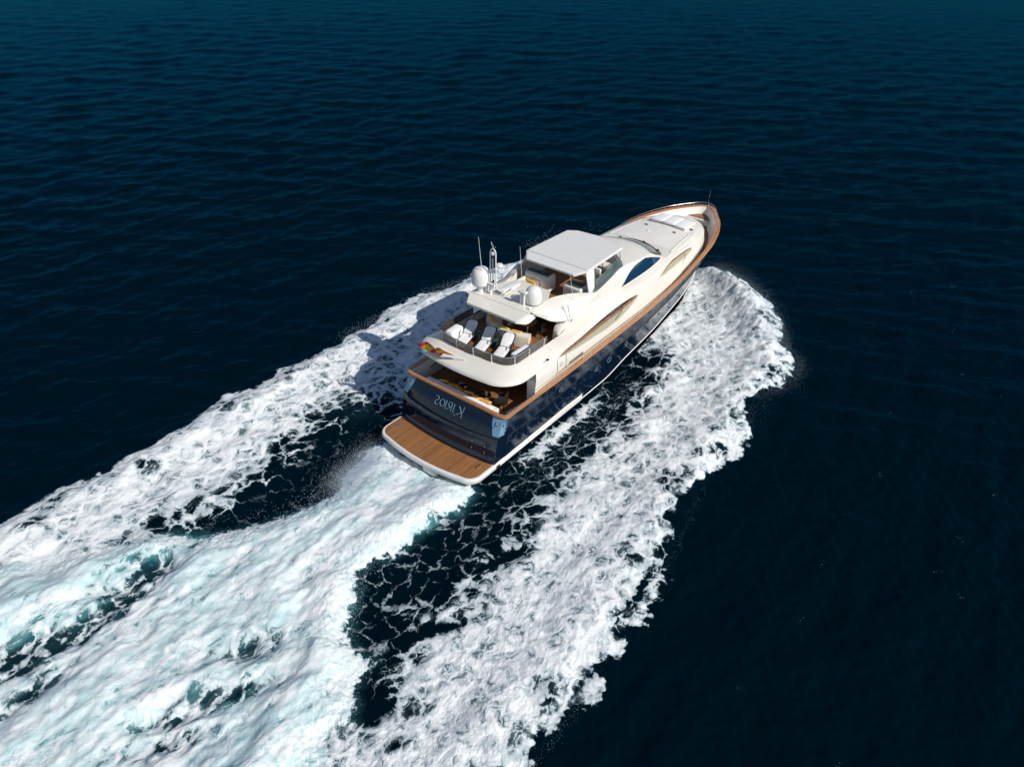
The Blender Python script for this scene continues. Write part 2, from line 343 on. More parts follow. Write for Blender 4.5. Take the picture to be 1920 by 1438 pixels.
    # foam lumps: billows, drawn out along the run of the water
    b1 = fbm(x*.75, y*1.15, 3, 101, .55, True); b2 = fbm(x*2.6, y*3.4, 3, 111, .6, True); b3 = fbm(x*6, y*6.5, 2, 121, .6, True)
    f2 = np.exp(-(cell*2.2/.38)**2); f3 = np.exp(-(cell*2.2/.17)**2)
    lump = (.065*b1+.05*b2*f2+.032*b3*f3)
    turb = np.interp(x, [-20, 0, 15, 26], [1.0, .8, 1.0, 1.5])
    z = z+np.clip(dens*1.2, 0, 1)*lump*(.62-.34*sw)*np.maximum(turb*.9, .6)
    return z, dens, aer
# polar sheet: fine where the water is near, coarse beyond, out to the horizon
az0 = R(37.7); NAZ = 1440; azs = np.r_[np.linspace(-R(57), R(57), NAZ), np.linspace(R(57), 2*math.pi-R(57), 80)[1:-1]]+az0
dep = np.radians(np.linspace(66, 7.0, 860)); rr = CH/np.tan(dep)
rr = np.r_[np.linspace(.5, rr[0], 22)[:-1], rr, rr[-1]*np.geomspace(1.015, 60, 46)]
NR, NA = len(rr), len(azs)
RRg, AZg = np.meshgrid(rr, azs, indexing='ij')
gx = (CX+RRg*np.cos(AZg)); gy = (CY+RRg*np.sin(AZg))
drr = np.gradient(rr); cell = np.repeat(np.maximum(drr, .6*rr*R(114)/NAZ)[:, None], NA, 1)
cell[:, NAZ:] = np.maximum(cell[:, NAZ:], (rr*R(3.0))[:, None])
def mesh_grid(name, X, Y, Zv, quads, attrs, mat):
    me = bpy.data.meshes.new(name); nv = X.size; nf = len(quads)
    me.vertices.add(nv); me.vertices.foreach_set('co', np.stack([X, Y, Zv], -1).astype(np.float32).ravel())
    me.loops.add(nf*4); me.loops.foreach_set('vertex_index', quads.astype(np.int32).ravel())
    me.polygons.add(nf); me.polygons.foreach_set('loop_start', np.arange(0, nf*4, 4, dtype=np.int32))
    me.polygons.foreach_set('loop_total', np.full(nf, 4, np.int32))
    me.polygons.foreach_set('use_smooth', np.ones(nf, bool))
    me.update(calc_edges=True)
    for k, v in attrs.items():
        a = me.attributes.new(k, 'FLOAT', 'POINT'); a.data.foreach_set('value', v.astype(np.float32).ravel())
    me.materials.append(mat); o = bpy.data.objects.new(name, me); COL.objects.link(o); return o

def sea_mat():
    n = NT('deep_sea_water')
    v = n.coords((1, 1, 1), (0, 0, -R(50)))
    st = n.n('ShaderNodeMapping'); n.l(v, st.inputs[0]); st.inputs['Scale'].default_value = (1, .45, 1)
    a = n.noise(st.outputs[0], .42, 8, .60, .25); b = n.noise(st.outputs[0], 3.5, 4, .6, .2); pw = n.noise(n.coords((1, 1, 1)), .045, 3)
    h = n.math('MULTIPLY', n.math('ADD', n.math('MULTIPLY', a, 1.15), n.math('MULTIPLY', b, .13)), n.mr(pw, .3, .7, .75, 1.1))
    aer = n.attr('aeration'); q = n.noise(n.coords(), .9, 4)
    ae = n.math('MULTIPLY', aer, n.mr(q, .25, .7, .55, 1.1), clamp=True)
    col = n.mix(n.mr(ae, .05, .4, smooth=False), c4(.0001, .0056, .0102), c4(.014, .050, .062))
    col = n.mix(n.mr(ae, .4, 1.0, smooth=False), col, c4(.16, .48, .50))
    rough = n.mr(ae, 0, .6, .07, .35)
    bump = n.n('ShaderNodeBump'); bump.inputs['Strength'].default_value = 1.0; bump.inputs['Distance'].default_value = .11; n.l(h, bump.inputs['Height'])
    df = n.n('ShaderNodeBsdfDiffuse'); n.l(col, df.inputs['Color']); n.l(bump.outputs[0], df.inputs['Normal'])
    gl = n.n('ShaderNodeBsdfGlossy'); gl.inputs['Color'].default_value = c4(.008, .142, .245); n.l(rough, gl.inputs['Roughness']); n.l(bump.outputs[0], gl.inputs['Normal'])
    fr = n.n('ShaderNodeFresnel'); fr.inputs['IOR'].default_value = 1.33; n.l(bump.outputs[0], fr.inputs['Normal'])
    mx = n.n('ShaderNodeMixShader'); n.l(n.math('MULTIPLY', n.math('POWER', fr.outputs[0], 1.1), 1.28), mx.inputs[0]); n.l(df.outputs[0], mx.inputs[1]); n.l(gl.outputs[0], mx.inputs[2])
    return n.done(mx)
def foam_mat():
    n = NT('churned_foam')
    d = n.attr('foam_cover'); tq = n.attr('aeration')
    base = n.coords(); warp = n.n('ShaderNodeTexNoise'); n.l(base, warp.inputs['Vector']); warp.inputs['Scale'].default_value = .9; warp.inputs['Detail'].default_value = 6; warp.inputs['Roughness'].default_value = .62
    sub = n.n('ShaderNodeVectorMath', operation='SUBTRACT'); n.l(warp.outputs['Color'], sub.inputs[0]); sub.inputs[1].default_value = (.5, .5, .5)
    scl = n.n('ShaderNodeVectorMath', operation='SCALE'); n.l(sub.outputs[0], scl.inputs[0]); scl.inputs['Scale'].default_value = 1.5
    add = n.n('ShaderNodeVectorMath', operation='ADD'); n.l(base, add.inputs[0]); n.l(scl.outputs[0], add.inputs[1])
    flat = n.n('ShaderNodeMapping'); n.l(add.outputs[0], flat.inputs[0]); flat.inputs['Scale'].default_value = (.85, 1.15, 0)
    e1 = n.vor(flat.outputs[0], 1.15); e2 = n.vor(flat.outputs[0], 2.9); e3 = n.vor(flat.outputs[0], 6.5)
    h1 = n.mr(e1, 0, .42, smooth=False); h2 = n.mr(e2, 0, .42, smooth=False); h3 = n.mr(e3, 0, .40, smooth=False)
    nz = n.noise(flat.outputs[0], 3.2, 6, .65); nzb = n.noise(flat.outputs[0], .8, 4, .55)
    h = n.math('SMOOTH_MIN', h1, n.math('ADD', n.math('MULTIPLY', h2, .70), .24), .12)
    h = n.math('SMOOTH_MIN', h, n.math('ADD', n.math('MULTIPLY', h3, .55), .46), .10)
    h = n.math('ADD', h, n.math('MULTIPLY', n.math('SUBTRACT', nz, .5), n.mr(d, .1, .8, .75, 1.0)))
    h = n.math('ADD', h, n.math('MULTIPLY', n.math('SUBTRACT', nzb, .5), .75))
    k = n.math('SUBTRACT', n.math('MULTIPLY', d, 1.12), h)
    film = n.math('MULTIPLY', n.mr(k, -.55, .05), n.mr(d, .25, .75, 0, .62))
    alpha = n.math('MAXIMUM', n.mr(k, -.02, .20), film); thick = n.mr(k, -.05, .60)
    edge = n.mr(d, .0, .16); alpha = n.math('MULTIPLY', alpha, edge)
    thin = n.mix(n.mr(tq, .25, .9), c4(.26, .36, .41), c4(.32, .52, .56))
    grain = n.noise(n.coords((.8, 1.2, .8)), 11.0, 6, .7); thick = n.math('MULTIPLY', thick, n.mr(grain, .34, .52, .78, 1.0))
    streak = n.noise(n.coords((.45, 1.5, .6), (0, 0, R(-4))), 1.5, 9, .68, .6); puff = n.noise(n.coords(), 2.4, 7, .62, .4)
    sk = n.math('ADD', n.math('MULTIPLY', streak, .6), n.math('MULTIPLY', puff, .4))
    thick = n.math('MULTIPLY', thick, n.mix(n.math('MULTIPLY', n.mr(tq, .25, .7), n.mr(n.noise(n.coords((.5, 1.2, 1)), .35, 3), .38, .60)), c4(1, 1, 1), n.mr(sk, .43, .56, .22, 1.0)))
    col = n.mix(thick, thin, c4(.82, .835, .845))
    tint = n.noise(n.coords((.35, 1.0, .3)), 1.1, 6, .6)
    col = n.mix(n.math('MULTIPLY', n.mr(tint, .38, .66), n.mr(tq, .3, .95, .04, .62)), col, c4(.52, .74, .76))
    # fine relief
    bn = n.noise(flat.outputs[0], 4.5, 8, .66, .5); bb = n.math('ADD', n.math('MULTIPLY', bn, .9), n.math('MULTIPLY', n.mr(k, -.1, .6), .55))
    bs = n.bsdf(col, .8, 0.0, bb, 1.0, .045)
    bs.inputs['Specular IOR Level'].default_value = .25
    n.l(alpha, bs.inputs['Alpha'])
    return n.done(bs)
def build_sea():
    x = gx.ravel(); y = gy.ravel(); c = cell.ravel()
    Z = np.zeros_like(x); D = np.zeros_like(x); A = np.zeros_like(x)
    near = (x > -75) & (x < 45) & (y > -35) & (y < 35)
    idx = np.where(near)[0]; Z[idx], D[idx], A[idx] = fields(x[idx], y[idx], c[idx])
    idx = np.where(~near)[0]
    for kx, ky, a, ph, lam in WAVES: Z[idx] += a*np.exp(-(c[idx]*2/lam)**2)*np.sin(kx*x[idx]+ky*y[idx]+ph)
    # keep the water out of the boat
    inside = sdf(x[near], y[near], HULLPLAN) > .25
    zi = Z[near]; zi[inside] = np.minimum(zi[inside], -.25); Z[near] = zi
    D[np.where(near)[0][inside]] = 0
    i = np.arange(NR-1)[:, None]*NA; j = np.arange(NA)[None, :]; j2 = (j+1) % NA
    quads = np.stack([i+j, i+j2, i+NA+j2, i+NA+j], -1).reshape(-1, 4)[:, ::-1]
    quads = np.ascontiguousarray(quads)
    o = mesh_grid('sea', x, y, Z, quads, {'aeration': A}, sea_mat()); tag(o, 'deep navy sea with small wind ripples around the yacht', 'sea', kind='structure')
    m = D[quads].max(1) > .03; q = quads[m]; used = np.unique(q); remap = np.full(x.size, -1); remap[used] = np.arange(len(used))
    lift = .02+.05*np.clip(D[used], 0, 1)
    o = mesh_grid('wake_foam', x[used], y[used], Z[used]+lift, remap[q], {'foam_cover': D[used], 'aeration': A[used]}, foam_mat())
    tag(o, 'white and turquoise churned foam of the wake spreading behind and beside the yacht', 'foam', kind='stuff')
HULLPLAN = [(1.0,-3.0),(10,-3.1),(16,-3.0),(20,-2.7),(24,-2.2),(27,-1.4),(29.3,0),(27,1.4),(24,2.2),(20,2.7),(16,3.0),(10,3.1),(1.0,3.0)]
build_sea()

def build_spray():
    rg = np.random.default_rng(3); P = []; S = []
    def cloud(pts, n, spread, up, zb, size=(.006, .018)):
        pts = np.array(pts, float); t = rg.random(n)*(len(pts)-1); i = t.astype(int); f = (t-i)[:, None]
        c = pts[i]*(1-f)+pts[np.minimum(i+1, len(pts)-1)]*f
        g = rg.normal(0, 1, (n, 2))*spread; q = c+g
        z = zb+rg.exponential(up, n); P.append(np.c_[q, z]); S.append(rg.uniform(*size, n))
    cloud([(29.3, -2.4), (28.6, -4.6), (27.2, -6.6), (25.3, -8.2), (23.2, -9.7), (21.8, -10.6)], 7000, .30, .18, .35, (.003, .008))
    cloud([(29.3, -1.8), (27.5, -4.5), (25.5, -6.5), (23, -8.2)], 6000, .6, .25, .7, (.003, .008))
    cloud([(22.4, -11.2), (20.5, -11.9), (18.5, -11.7), (16, -10.9)], 2500, .30, .12, .15, (.003, .007))
    cloud([(14, -11.5), (8, -11.9), (2, -13.2), (-6, -13.9), (-9, -14)], 900, .15, .05, .12, (.003, .007))
    cloud([(14, -4.6), (10, -4.9), (6, -5.0), (2, -5.2)], 1200, .5, .08, .05, (.005, .013))
    cloud([(-.9, -2.9), (-3, -2.9), (-7, -3.3), (-9.4, -5), (-11, -7), (-13, -8.5)], 1500, .22, .12, .25, (.005, .014))
    cloud([(-.9, 2.6), (-3, 2.4), (-6, 2.4), (-10, 4.6), (-15, 8.2)], 500, .25, .12, .25, (.005, .014))
    cloud([(-2, 1.5), (-3.4, 1.0), (-6, .4)], 4500, .8, .18, .2, (.005, .015))
    cloud([(-1.0, 2.2), (-2.2, 2.0), (-4, 1.9)], 20000, .42, .32, .15, (.004, .008)); cloud([(-.9, -2.3), (-2, -2.1), (-4, -1.9), (-6.5, -2.2)], 26000, .40, .30, .15, (.004, .008)); cloud([(-1.3, .9), (-2.4, .6), (-4, .3)], 12000, .6, .22, .1, (.004, .008))
    cloud([(29.2, -2.2), (28.2, -4.4), (26.6, -6.3), (24.6, -7.9), (22.6, -9.2)], 34000, .50, .30, .55, (.0035, .0075)); cloud([(21.5, -10.5), (17, -10.4), (12, -11.2)], 6000, .5, .12, .2, (.004, .008))
    cloud([(24, 11), (28.5, 7), (29, 3)], 2600, .5, .35, .5)
    cloud([(20, 11), (14, 12.5), (6, 12.6)], 2000, .3, .12, .15, (.005, .014))
    for cx_, cy_ in rg.uniform((-6, -34), (40, -14), (26, 2)): cloud([(cx_, cy_), (cx_+rg.uniform(.2, .7), cy_+rg.uniform(-.3, .3))], 5, .05, .01, .06, (.006, .013))
    P = np.concatenate(P); S = np.concatenate(S); n = len(P)
    T = np.array([(1, 1, 1), (-1, -1, 1), (-1, 1, -1), (1, -1, -1)])/1.2
    V = P[:, None, :]+T[None]*S[:, None, None]; b = np.arange(n)[:, None]*4
    F = np.stack([b+np.array(t) for t in ((0, 1, 2), (0, 3, 1), (0, 2, 3), (1, 3, 2))], 1).reshape(-1, 3)
    me = bpy.data.meshes.new('water_spray'); me.vertices.add(n*4); me.vertices.foreach_set('co', V.astype(np.float32).ravel())
    me.loops.add(len(F)*3); me.loops.foreach_set('vertex_index', F.astype(np.int32).ravel()); me.polygons.add(len(F))
    me.polygons.foreach_set('loop_start', np.arange(0, len(F)*3, 3, dtype=np.int32)); me.polygons.foreach_set('loop_total', np.full(len(F), 3, np.int32))
    me.update(calc_edges=True); 
    q = NT('spray_droplets'); a_ = q.n('ShaderNodeBsdfDiffuse'); b_ = q.n('ShaderNodeBsdfTranslucent'); a_.inputs[0].default_value = b_.inputs[0].default_value = c4(.84, .91, .98)
    x_ = q.n('ShaderNodeMixShader'); x_.inputs[0].default_value = .5; q.l(a_.outputs[0], x_.inputs[1]); q.l(b_.outputs[0], x_.inputs[2]); me.materials.append(q.done(x_))
    o = bpy.data.objects.new('water_spray', me); COL.objects.link(o)
    tag(o, 'fine white spray droplets flying off the bow wave and wash', 'spray', kind='stuff')
build_spray()

# ================================================================== the yacht
Y = thing('motor_yacht', 'large navy-hulled white motor yacht under way with hardtop and teak decks', 'yacht', (0, 0, 0))
sheer = hx([(2.0, 3.42, 3.08), (2.75, 3.42, 3.12), (7, 3.5, 3.2), (11, 3.52, 3.28), (15.7, 3.5, 3.38), (18, 3.5, 3.58), (20.4, 3.5, 3.88), (22.3, 3.46, 4.18), (24.6, 3.28, 4.5), (26.6, 2.84, 4.65), (28.4, 2.15, 4.72), (29.6, 1.42, 4.75), (30.4, .86, 4.76), (30.85, .38, 4.77), (31.0, 0, 4.77)])
knk = hx([(2.0, 3.44, 2.05), (7, 3.5, 2.22), (10, 3.5, 2.4), (16.5, 3.42, 2.6), (19.5, 3.32, 2.9), (21.3, 3.2, 3.1), (24.5, 2.85, 3.4), (27, 2.1, 3.6), (29, 1.1, 3.75), (30.3, .35, 3.8), (30.5, 0, 3.8)])
chn = hx([(2.0, 3.30, .55), (9, 3.32, .5), (12, 3.28, .5), (14.8, 3.12, .72), (18, 2.95, .92), (22.4, 2.55, 1.3), (25.5, 1.95, 1.42), (28, 1.1, 1.55), (29.3, .4, 1.75), (29.6, 0, 1.8)])
btm = hx([(2.0, 3.0, -.4), (12, 2.9, -.4), (18, 2.2, -.3), (22.4, 1.5, 0), (25.5, .8, .3), (28, .25, .8), (29.0, 0, 1.1), (29.2, 0, 1.2)])
def tr_x(y, z):    # aft face of the transom
    zz = np.interp(z, [.55, .8, .95, 1.3, 1.9, 2.5, 3.05], [1.90, 1.92, 2.02, 2.02, 2.14, 2.38, 2.70])
    b = np.interp(z, [.55, 3.05], [.30, .06])
    return float(zz-b*(1-(y/3.4)**2)+.10*max(0, abs(y)-2.9)/.5)
xs = sorted(set([round(q, 3) for q in np.r_[np.linspace(2.75, 28, 60), np.linspace(28, 31, 22)]]))
def xmap(f_end, x):  # lines of the hull end at different stems
    return x if x < 24 else 24+(x-24)*(f_end-24)/7.0
def hull_rows(side):
    rows = []
    for x in xs:
        r_ = []
        y, z = sheer(x); r_.append((x, side*(y), z-.03))
        xk = xmap(30.5, x); ky, kz = knk(xk)
        for t in (.3, .6, .85): 
            fl = .06*math.sin(math.pi*t)*np.interp(x, [15, 26], [0, 2.2])
            r_.append((x+(xk-x)*t, side*(y+(ky+.03-y)*t-fl), z+(kz-z)*t))
        r_.append((xk, side*(ky+.035 if ky > 0 else 0), kz+.02)); r_.append((xk, side*max(0, ky-.035), kz-.05))
        xc = xmap(29.6, x); cy_, cz_ = chn(xc); 
        for t in (.3, .65):
            fl = .10*math.sin(math.pi*t)*np.interp(x, [14, 26], [0, 2.2])
            r_.append((xk+(xc-xk)*t, side*max(0, (ky-.03)+(cy_-ky+.03)*t-fl), kz-.05+(cz_+.05-kz)*t))
        r_.append((xc, side*cy_, cz_))
        rows.append(r_)
    return rows
def stern_rows(side):   # round the quarter into the side
    rows = []
    r0 = hull_rows(side)[0]
    for t in (0, .25, .5, .75, 1):
        r_ = []
        for p in r0:
            xa = tr_x(3.25, p[2]); yb = 3.26
            a = math.pi/2*t
            r_.append((xa+(p[0]-xa)*math.sin(a) , side*(yb+(abs(p[1])-yb)*(1-math.cos(a))) , p[2]))
        rows.append(r_)
    return rows[:-1]
mb = MB()
for s in (-1, 1): mb.loft(stern_rows(s)+hull_rows(s))
# transom skin
zs = [3.09, 2.9, 2.7, 2.5, 2.3, 2.1, 1.9, 1.6, 1.3, 1.0, .9, .75, .55]; ys = lin(-3.26, 3.26, 31)
mb.loft([[(tr_x(y, z), y, z) for y in ys] for z in zs])
hull = mb.build('hull', M['navy'], Y, ang=28, merge=2e-3)
mb = MB(); mb2 = MB()
for s in (-1, 1):
    rows = []; rows2 = []
    for x in xs:
        xc = xmap(29.6, x); cy_, cz_ = chn(xc); xb = xmap(29.2, x); by_, bz_ = btm(xb)
        rows.append([(xc, s*cy_, cz_), (xc, s*(cy_+.03 if cy_ > .05 else 0), cz_-.03), (xc, s*max(0, cy_-.01), cz_-.075)])
        rows2.append([(xc, s*max(0, cy_-.01), cz_-.075), (xb, s*max(0, by_), min(bz_, cz_-.2))])
    mb.loft(rows); mb2.loft(rows2)
mb.build('boot_stripe', M['boot'], Y, merge=2e-3); mb2.build('hull_bottom', M['navy'], Y, merge=2e-3)
# low white quarter flange carried forward from the swim platform
mb = MB()
for s in (-1, 1):
    rows = []
    for x in lin(2.0, 9.7, 30):
        k = 1-ss(8.0, 9.7, np.array(x)); o_ = 3.36+.0*float(k); h0 = .60+.045*max(0, x-2.0)+.03*float(ss(2, 3, np.array(x)))-.12*float(1-k)
        rows.append([(x, s*3.2, h0+.012), (x, s*(3.31), h0+.005), (x, s*o_, h0-.06), (x, s*o_, min(h0-.1, .36+.01*x)), (x, s*3.2, .2)])
    MB().loft(rows).build('side_flange', M['boot'], Y)
# swim platform
def plat(inset, n=12):
    pts = []
    xa, yb = .30+inset, 3.36-inset; rc = .75-inset*.6
    for y in lin(-(yb-rc), yb-rc, 21): pts.append((xa-.48*(1-(y/3.3)**2)+.0, y))
    def corner(s):
        c = []
        for a in lin(0, 90, n):
            cx_, cy2 = xa-.48*(1-((yb-rc)/3.3)**2)+rc, s*(yb-rc)
            c.append((cx_-rc*math.cos(R(a)), cy2+s*rc*math.sin(R(a))))
        return c
    return [(2.3, -yb)]+corner(-1)[::-1]+pts+corner(1)+[(2.3, yb)]
o0, o1, o2, o3 = plat(.0), plat(.05), plat(.16), plat(.30)
mb = MB(); zz = .60
mb.loft([[(x+.35, y*.9, .1) for x, y in o1], [(x, y, zz-.30) for x, y in o1], [(x, y, zz-.22) for x, y in o0], [(x, y, zz-.06) for x, y in o0], [(x, y, zz) for x, y in o1], [(x, y, zz+.012) for x, y in o2], [(x, y, zz-.002) for x, y in o3]])
mb.prism(o2, zz-.25, zz-.02)
sp = mb.build('swim_platform', M['white'], Y)
MB().prism([(x, y) for x, y in plat(.15)], zz-.01, zz+.016).build('platform_teak', M['teak'], sp)
mb = MB()
mb.box((1.34, -2.75, zz+.10), (.30, .05, .04), .015); mb.box((1.26, -2.75, zz+.05), (.04, .04, .09)); mb.box((1.42, -2.75, zz+.05), (.04, .04, .09))
mb.build('cleat', M['steel'], sp)
mb = MB(); mb.box((1.25, 2.85, zz+.02), (.26, .10, .02), .005); mb.build('hatch_plate', M['steel'], sp)
MB().box((.15, -.65, .12), (.55, .85, .34), .10).build('exhaust_fairing', M['gel'], Y)
# seams of the transom garage door and lockers
def seamline(pts, name='panel_seam', r=.012, mat='seam', par=None):
    return MB().tube([(tr_x(y, z)-.004, y, z) for y, z in pts], r, 5).build(name, M[mat], par or hull)
seamline([(1.85, 3.05), (2.0, 2.5), (2.12, 1.9), (2.15, 1.3), (2.15, .95)])
seamline([(-2.3, 3.05), (-2.05, 2.5), (-1.85, 1.9), (-1.80, 1.7)]); seamline([(.35, 1.3), (.35, .95)])
seamline([(-1.8, 1.72), (-2.2, 1.72), (-2.72, 1.76), (-2.78, 1.4), (-2.80, .98), (-2.3, .98), (-1.8, .98), (-1.8, 1.4), (-1.8, 1.72)], 'locker_seam')
seamline([(-1.8, 1.33), (-2.78, 1.36)])
for y, z in ((-1.88, 1.50), (-2.66, 1.48), (-1.88, 1.14), (-2.66, 1.12)):
    MB().box((tr_x(y, z)-.02, y, z), (.05, .06, .13), .012).build('locker_latch', M['steel'], hull)
seamline([(-3.1, 1.72), (-1.0, 1.86), (1.0, 1.9), (3.1, 1.85)], 'transom_crease', .008, 'navy')
# yacht name in thin strokes (the photograph shows it reversed)
def strokes():
    L = []
    def arc(cx_, cz_, rx, rz, a0, a1, n=16): return [(cx_+rx*math.cos(R(a)), cz_+rz*math.sin(R(a))) for a in lin(a0, a1, n)]
    L += [[(.02, .0), (-.02, .56)], [(.30, .50), (.03, .24)], [(.03, .26), (.50, -.02)]]            # K
    L += [[(.60, .08), (.62, .50)]]                                                               # I
    L += [[(.76, .08), (.78, .50)], [(.78, .50)]+arc(.86, .385, .13, .115, 80, -90, 12)+[(.79, .27)], [(.84, .27), (1.06, .08)]]   # R
    L += [[(1.15, .08), (1.17, .50)]]                                                             # I
    L += [arc(1.41, .29, .155, .175, 0, 360, 28)]                                                 # O
    L += [arc(1.83, .40, .11, .10, 30, 255, 12)+arc(1.79, .19, .11, .115, 80, -150, 14)]            # S
    return L
mb = MB()
for L in strokes():
    mb.tube([(tr_x(-.88+u*.97, 2.30+v*.92)-.006, -.88+u*.97, 2.30+v*.92) for u, v in L], .018, 6)
nm = mb.build('yacht_name', M['lettering'], hull); nm['label'] = 'reversed lettering spelling KIRIOS on the transom'
for s in (-1, 1):
    MB().tube([(xmap(30.5, x), s*(knk(xmap(30.5, x))[0]+.03), knk(xmap(30.5, x))[1]-.01) for x in lin(2.8, 29.5, 80)], .030, 6).build('rub_strake', M['seam'], hull)
# white corner panels with chrome fairleads, sky-lit shade put into their blue colour
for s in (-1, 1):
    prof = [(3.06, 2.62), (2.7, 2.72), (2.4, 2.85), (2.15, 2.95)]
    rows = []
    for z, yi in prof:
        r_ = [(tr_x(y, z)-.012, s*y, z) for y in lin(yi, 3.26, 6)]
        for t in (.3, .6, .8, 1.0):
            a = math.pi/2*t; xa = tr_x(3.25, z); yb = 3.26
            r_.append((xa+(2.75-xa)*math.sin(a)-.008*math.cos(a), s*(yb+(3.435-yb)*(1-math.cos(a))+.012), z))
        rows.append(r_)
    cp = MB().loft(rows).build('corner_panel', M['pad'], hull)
    mb = MB(); z = 2.72
    for k, yy in enumerate((3.02, 3.16, 3.3)):
        mb.tube([(tr_x(yy, z)-.03+.05*k, s*yy, z-.10), (tr_x(yy, z)-.10+.05*k, s*(yy+.02), z), (tr_x(yy, z)-.03+.05*k, s*yy, z+.10)], .028, 8)
    mb.box((tr_x(3.05, z)-.03, s*3.05, z), (.06, .20, .12), .02); mb.build('fairlead', M['steel'], cp)
    MB().box((tr_x(3.0, z)-.012, s*2.98, z), (.03, .14, .16), .01).build('fairlead_recess', M['black'], cp)
# cap rail all round
pl = []
for x in [q for q in xs if q > 3.0]: y, z = sheer(x); pl.append((x, -y-.03, z))
ncap = len(pl)
pl = pl+[(p[0], -p[1], p[2]) for p in pl[::-1][1:]]
st = [(2.62+.33*(1-math.cos(R(a))), -3.12-.34*math.sin(R(a)), 3.12) for a in lin(0, 85, 7)]
path = [(2.58, y, 3.12) for y in lin(2.9, -2.9, 9)]+st+pl+[(p[0], -p[1], p[2]) for p in st[::-1]]
def offs(P, d):
    out = []; n = len(P)
    for i, p in enumerate(P):
        a = Vector(P[i-1]); b = Vector(P[(i+1) % n]); t = (b-a); t.z = 0; t.normalize()
        nrm = Vector((-t.y, t.x, 0))*1.0
        out.append(Vector(p)+nrm*d)
    return out
wid_ = [.20 if p[0] < 3.2 else float(np.interp(p[0], [3.2, 18, 22, 26, 31], [.22, .22, .26, .30, .30])) for p in path]
inn = [Vector(p).lerp(q, 1) for p, q in zip(path, offs(path, 1.0))]
inn = [Vector(p)+(q-Vector(p))*w_ for p, q, w_ in zip(path, offs(path, 1.0), wid_)]
for q, p in zip(inn, path):
    q.z = p[2]
mb = MB(); out_ = [Vector(p) for p in path]
mb.loft([out_, [v+Vector((0, 0, .045)) for v in out_], [v+Vector((0, 0, .045)) for v in inn], [v-Vector((0, 0, .03)) for v in inn], [v-Vector((0, 0, .03)) for v in out_]], close_u=True, close_v=True)
cap = mb.build('cap_rail', M['cap'], Y, ang=40)
# hand rail with stanchions
rail = [Vector(p)+(q-Vector(p))*.35+Vector((0, 0, float(np.interp(p[0], [2, 18, 22, 31], [.17, .17, .22, .25])))) for p, q in zip(path, inn)]
hr = MB().tube(rail, .019, 6, closed=True).build('handrail', M['steel'], Y)
acc = 0; last = rail[0]
for i, p in enumerate(rail):
    acc += (p-last).length; last = p
    if acc > 1.12:
        acc = 0; z = path[i][2]+.04
        MB().tube([(p.x, p.y, z), (p.x, p.y, p.z)], .017, 6).lathe([(.0, .05), (.035, .04), (.04, 0)], (p.x, p.y, z), 8).build('stanchion', M['steel'], hr)
# inner bulwark, aft cockpit floor, fore deck
mb = MB()
i0 = [v.copy() for v in inn]
def low(v):
    if v.x < 10: return 2.2
    return float(np.interp(v.x, [10, 11, 21, 24, 31], [2.2, 2.9, 3.35, 3.75, 3.95]))
def hull_y(x, z):
    (y0, z0), (y1, z1), (y2, z2) = sheer(x), knk(x), chn(x)
    if z > z1: return y1+(y0-y1)*(z-z1)/(z0-z1)
    return y2+(y1-y2)*(z-z2)/(z1-z2)-.05*np.interp(x, [14, 22], [0, 1])
bot = []
for v in i0:
    c = Vector((min(v.x, 27.9), 0, 0)); d = Vector((v.x-c.x, v.y, 0)); k = float(np.interp(v.x, [5, 18, 23, 27, 31], [.04, .10, .28, .38, .50]))
    L = d.length; q = v-d*(k/max(L, .5)) if v.x > 5 else v+Vector((.06 if v.x < 2.9 else 0, -.04*np.sign(v.y), 0)); q.z = low(v)
    if 11 < v.x < 28.5: q.y = math.copysign(min(abs(q.y), max(.02, hull_y(min(q.x, 30.4), q.z)-.14)), q.y) if abs(q.y) > 1e-3 else q.y
    bot.append(q)
mid_ = [v.lerp(q, .5)+Vector((0, 0, 0)) for v, q in zip(i0, bot)]
mb.loft([i0, mid_, bot], close_v=True); mb.build('bulwark', M['gel'], Y)
MB().prism([(2.7, -3.22), (5, -3.3), (10.8, -3.3), (10.8, 3.3), (5, 3.3), (2.7, 3.22)], 2.1, 2.2).build('cockpit_floor', M['teak'], Y)
rows = []
for x in lin(21.6, 30.0, 26):
    z = low(Vector((x, 0, 0)))+.01; y = max(.03, min(sheer(min(x+.15, 30.9))[0]-float(np.interp(x, [20, 23, 31], [.3, .45, .6])), hull_y(min(x, 30.4), z)-.12)); rows.append([(x, -y, z), (x, 0, z), (x, y, z)])
MB().loft(rows).build('fore_deck', M['teakd'], Y)

# ---- superstructure side: fascia with the two long eye-shaped openings
A_ = hx([(5.2, 3.26, 3.36), (8.5, 3.26, 3.44), (12, 3.22, 3.44), (16, 3.2, 3.46), (18, 3.2, 3.6), (20, 3.14, 3.7), (22.3, 2.95, 3.72), (24, 2.72, 3.75), (26, 2.2, 3.8), (27.2, 1.5, 3.85), (27.8, .8, 3.88), (28.0, .0, 3.9)])
C_ = hx([(5.2, 3.31, 4.5), (7.0, 3.31, 4.54), (7.75, 3.30, 4.76), (8.5, 3.28, 4.85), (10, 3.22, 4.93), (12, 3.14, 5.06), (14, 3.08, 5.14), (16, 3.03, 5.12), (18, 2.93, 5.08), (20, 2.74, 5.16), (22.3, 2.64, 5.13), (24, 2.58, 5.0), (26, 2.12, 4.9), (27.2, 1.42, 4.86), (27.8, .75, 4.84), (28.0, 0, 4.82)])
